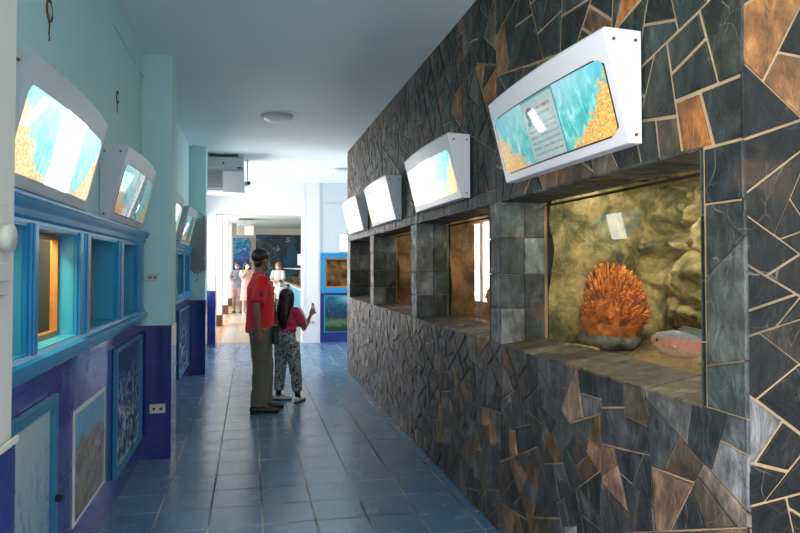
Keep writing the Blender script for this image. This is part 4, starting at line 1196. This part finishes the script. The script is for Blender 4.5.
PALEP = cloth_m('pale_pink_cotton', (.70, .42, .38)); BLACKC = cloth_m('black_cotton', (.015, .015, .018)); REDW = cloth_m('red_white_cotton', (.70, .62, .60), pattern=(.55, .04, .05))
SHOEB = plain('black_leather', (.02, .018, .017), .45); SHOEW = plain('white_canvas', (.62, .60, .58), .8); SHOEBR = plain('brown_sandal', (.14, .07, .04), .6)
MASKG = plain('green_surgical_mask', (.20, .55, .50), .8); MASKB = plain('pale_blue_surgical_mask', (.60, .78, .85), .8); MASKW = plain('white_mask', (.7, .7, .7), .8)

man, V, hc, hr, hs = person('man in red polo shirt, olive trousers and green mask looking at the tanks', (.10, 6.47, 0), radians(-84), 1.655, SK1, RED, OLIVE, SHOEB, HB,
    dict(hem=.80, head_turn=radians(32), head_tilt=radians(-2), depth=1.16, elbowR=(.235, -.06, 1.06), wristR=(.225, -.035, .835), elbowL=(-.215, .02, 1.07), wristL=(-.16, .13, .87),
         ankleR=(.085, -.02, .075), ankleL=(-.085, .06, .075), kneeR=(.085, .01, .46), kneeL=(-.085, .07, .46), toeR=(.05, 1, 0), toeL=(-.08, 1, 0), legw=1.22, cuffr=.070, sole=M_black),
    mask=MASKG, torso_w=1.04)
# sleeve badge and hip pouch
b = bmesh.new(); cc = V(.272, -.02, 1.20)
for (dy, dz, w_, h_) in ((0, .016, .034, .008), (.010, 0, .008, .040), (0, 0, .030, .008), (0, -.018, .034, .008), (-.012, -.010, .008, .014)):
    box(b, cc.x-.003, cc.x+.010, cc.y+dy-w_/2, cc.y+dy+w_/2, cc.z+dz-h_/2, cc.z+dz+h_/2)
link('sleeve_badge', b, plain('navy_print', (.03, .03, .12), .7), man)
b = bmesh.new(); c0 = V(.15, .135, .795); box(b, c0.x-.04, c0.x+.04, c0.y-.03, c0.y+.035, c0.z-.10, c0.z+.08, .012)
pch = link('belt_pouch', b, M_black, man)
b = bmesh.new(); box(b, c0.x-.045, c0.x+.045, c0.y-.032, c0.y+.040, c0.z+.02, c0.z+.085, .01); link('pouch_flap', b, BLACKC, pch)

girl, V, hc, hr, hs = person('girl with long black hair, raspberry top and patterned trousers holding up a small bottle', (.40, 6.92, 0), radians(-38), 1.225, SK1, PINK, PATT, SHOEW, HB,
    dict(hem=1.045, waist=.99, head=(0, .015, 1.515), hs=1.22, head_turn=radians(-4), head_tilt=radians(3), elbowR=(.25, .08, 1.07), wristR=(.29, .20, 1.26), handR=((.25, .3, 1), (-.3, .8, 0), .55),
         elbowL=(-.22, .02, 1.08), wristL=(-.10, .17, 1.10), handL=((.8, .5, .1), (0, -1, 0), .4), ankleL=(-.15, .0, .075), ankleR=(.20, -.0, .075), kneeL=(-.12, .02, .47), kneeR=(.145, .02, .47),
         toeL=(.85, .6, 0), toeR=(-.1, 1, 0), legw=1.22, cuff=.20, cuffr=.060, sock=BLACKC, hair_len=.20, sole=M_black), female=True, hair_style='long')
b = bmesh.new(); s_ = V(.168, .03, 1.33); e_ = V(.243, .05, 1.13)
tube(b, [s_+Vector((.028, .02, .03)), (s_+e_)/2+Vector((.055, .02, 0)), e_+Vector((.045, .02, .0))], [(.010, .010)]*3, 8); link('sleeve_stripe', b, WHITE, girl, True)
# the bottle in her hand
mw = Matrix.Rotation(radians(-38), 3, 'Z')
wp = Vector((.40, 6.92, 0)) + mw @ V(.29+.018, .20+.062, 1.26+.075)
t = thing('bottle', 'small clear bottle with a blue cap held up by the girl', 'bottle', tuple(wp+Vector((-.012, .0, -.03))))
M_clear = plain('pale_blue_clear_plastic', (.50, .72, .85), .15)
b = bmesh.new(); cyl(b, (0, 0, .045), .019, .09, 16); link('bottle_body', b, M_clear, t, True)
b = bmesh.new(); cyl(b, (0, 0, .10), .012, .022, 14); link('cap', b, plain('blue_cap_plastic', (.05, .35, .70), .4), t, True)

far = dict(detail=False)
person('woman in blue patterned top and red white shorts, leftmost in the far hall', (-.40, 20.6, 0), radians(175), 1.62, SK2, NAVYP, REDW, SHOEBR, HB, dict(elbowR=(.22, .06, 1.08), wristR=(.08, .22, 1.12)), female=True, mask=MASKW, shorts=True, **far)
person('woman in pale pink dress holding a phone up in the far hall', (-.10, 19.6, 0), radians(200), 1.64, SK3, PALEP, PALEP, SHOEW, HB, dict(elbowR=(.20, .14, 1.16), wristR=(.05, .20, 1.42), elbowL=(-.2, .10, 1.12), wristL=(-.06, .2, 1.25)), female=True, hair_style='long', skirt=True, **far)
person('woman with orange hair, white top and pale mask in the far hall', (.90, 20.4, 0), radians(165), 1.62, SK3, WHITE, BLACKC, SHOEB, HO, dict(elbowL=(-.2, .10, 1.06), wristL=(-.02, .2, 1.02), elbowR=(.2, .10, 1.06), wristR=(.02, .2, 1.0), hair_len=.1), female=True, hair_style='long', mask=MASKB, **far)
person('child in white top with dark hair before the orange haired woman', (.85, 18.0, 0), radians(170), 1.08, SK3, WHITE, BLACKC, SHOEW, HB, dict(hs=1.25), mask=MASKW, **far)
person('small child with dark hair beside the sky blue counter', (1.02, 17.3, 0), radians(150), .98, SK2, REDW, BLACKC, SHOEW, HB, dict(hs=1.25), **far)

# ------------------------------------------------------------------ lights, world, camera
w = bpy.data.worlds.new('World'); S.world = w; w.use_nodes = True
bg = w.node_tree.nodes['Background']; bg.inputs[0].default_value = (.86, .93, 1, 1); bg.inputs[1].default_value = .9
def arealight(name, loc, rot, sx, sy, e, c):
    L = bpy.data.lights.new(name, 'AREA'); L.shape = 'RECTANGLE'; L.size = sx; L.size_y = sy; L.energy = e; L.color = c
    o = bpy.data.objects.new(name, L); COL.objects.link(o); o.location = loc; o.rotation_euler = rot; return o
# daylight entering by the open bay between the far column and the end wall
arealight('daylight_bay', (-1.75, 10.6, 1.5), (0, radians(-100), radians(-30)), 2.6, 2.8, 230, (1, .95, .90))
arealight('daylight_hall', (-1.9, 18.5, 1.7), (0, radians(-90), 0), 2.6, 9, 230, (1, .93, .84))
arealight('daylight_entrance', (0.0, -2.6, 2.0), (radians(90), 0, 0), 2.6, 1.8, 9, (.80, .95, 1))
arealight('near_fill_light', (-1.5, -.7, 1.0), (0, radians(-118), radians(14)), 1.6, 1.8, 240, (1, .97, .93))  # added unseen fill, tilted up to brighten the near ceiling
arealight('daylight_right', (4.2, 10.5, 1.6), (0, radians(90), 0), 2.6, 2.6, 45, (.70, .82, 1))
cam = bpy.data.cameras.new('camera'); co = bpy.data.objects.new('camera', cam); COL.objects.link(co)
cam.sensor_width = 36; cam.lens = CAMF*36/800; cam.shift_x = (400-CAMX)/800; cam.shift_y = (CAMY-266.5)/800
Fv = Vector((sin(TH)*cos(PH), cos(TH)*cos(PH), sin(PH))); Rv = Vector((cos(TH), -sin(TH), 0)); Uv = Rv.cross(Fv)
co.matrix_world = Matrix(((Rv.x, Uv.x, -Fv.x, 0), (Rv.y, Uv.y, -Fv.y, 0), (Rv.z, Uv.z, -Fv.z, H), (0, 0, 0, 1)))
cam.clip_start = .05
S.camera = co
vs = S.view_settings; vs.view_transform = 'Standard'; vs.look = 'None'; vs.gamma = 1; vs.use_curve_mapping = False; vs.exposure = .6
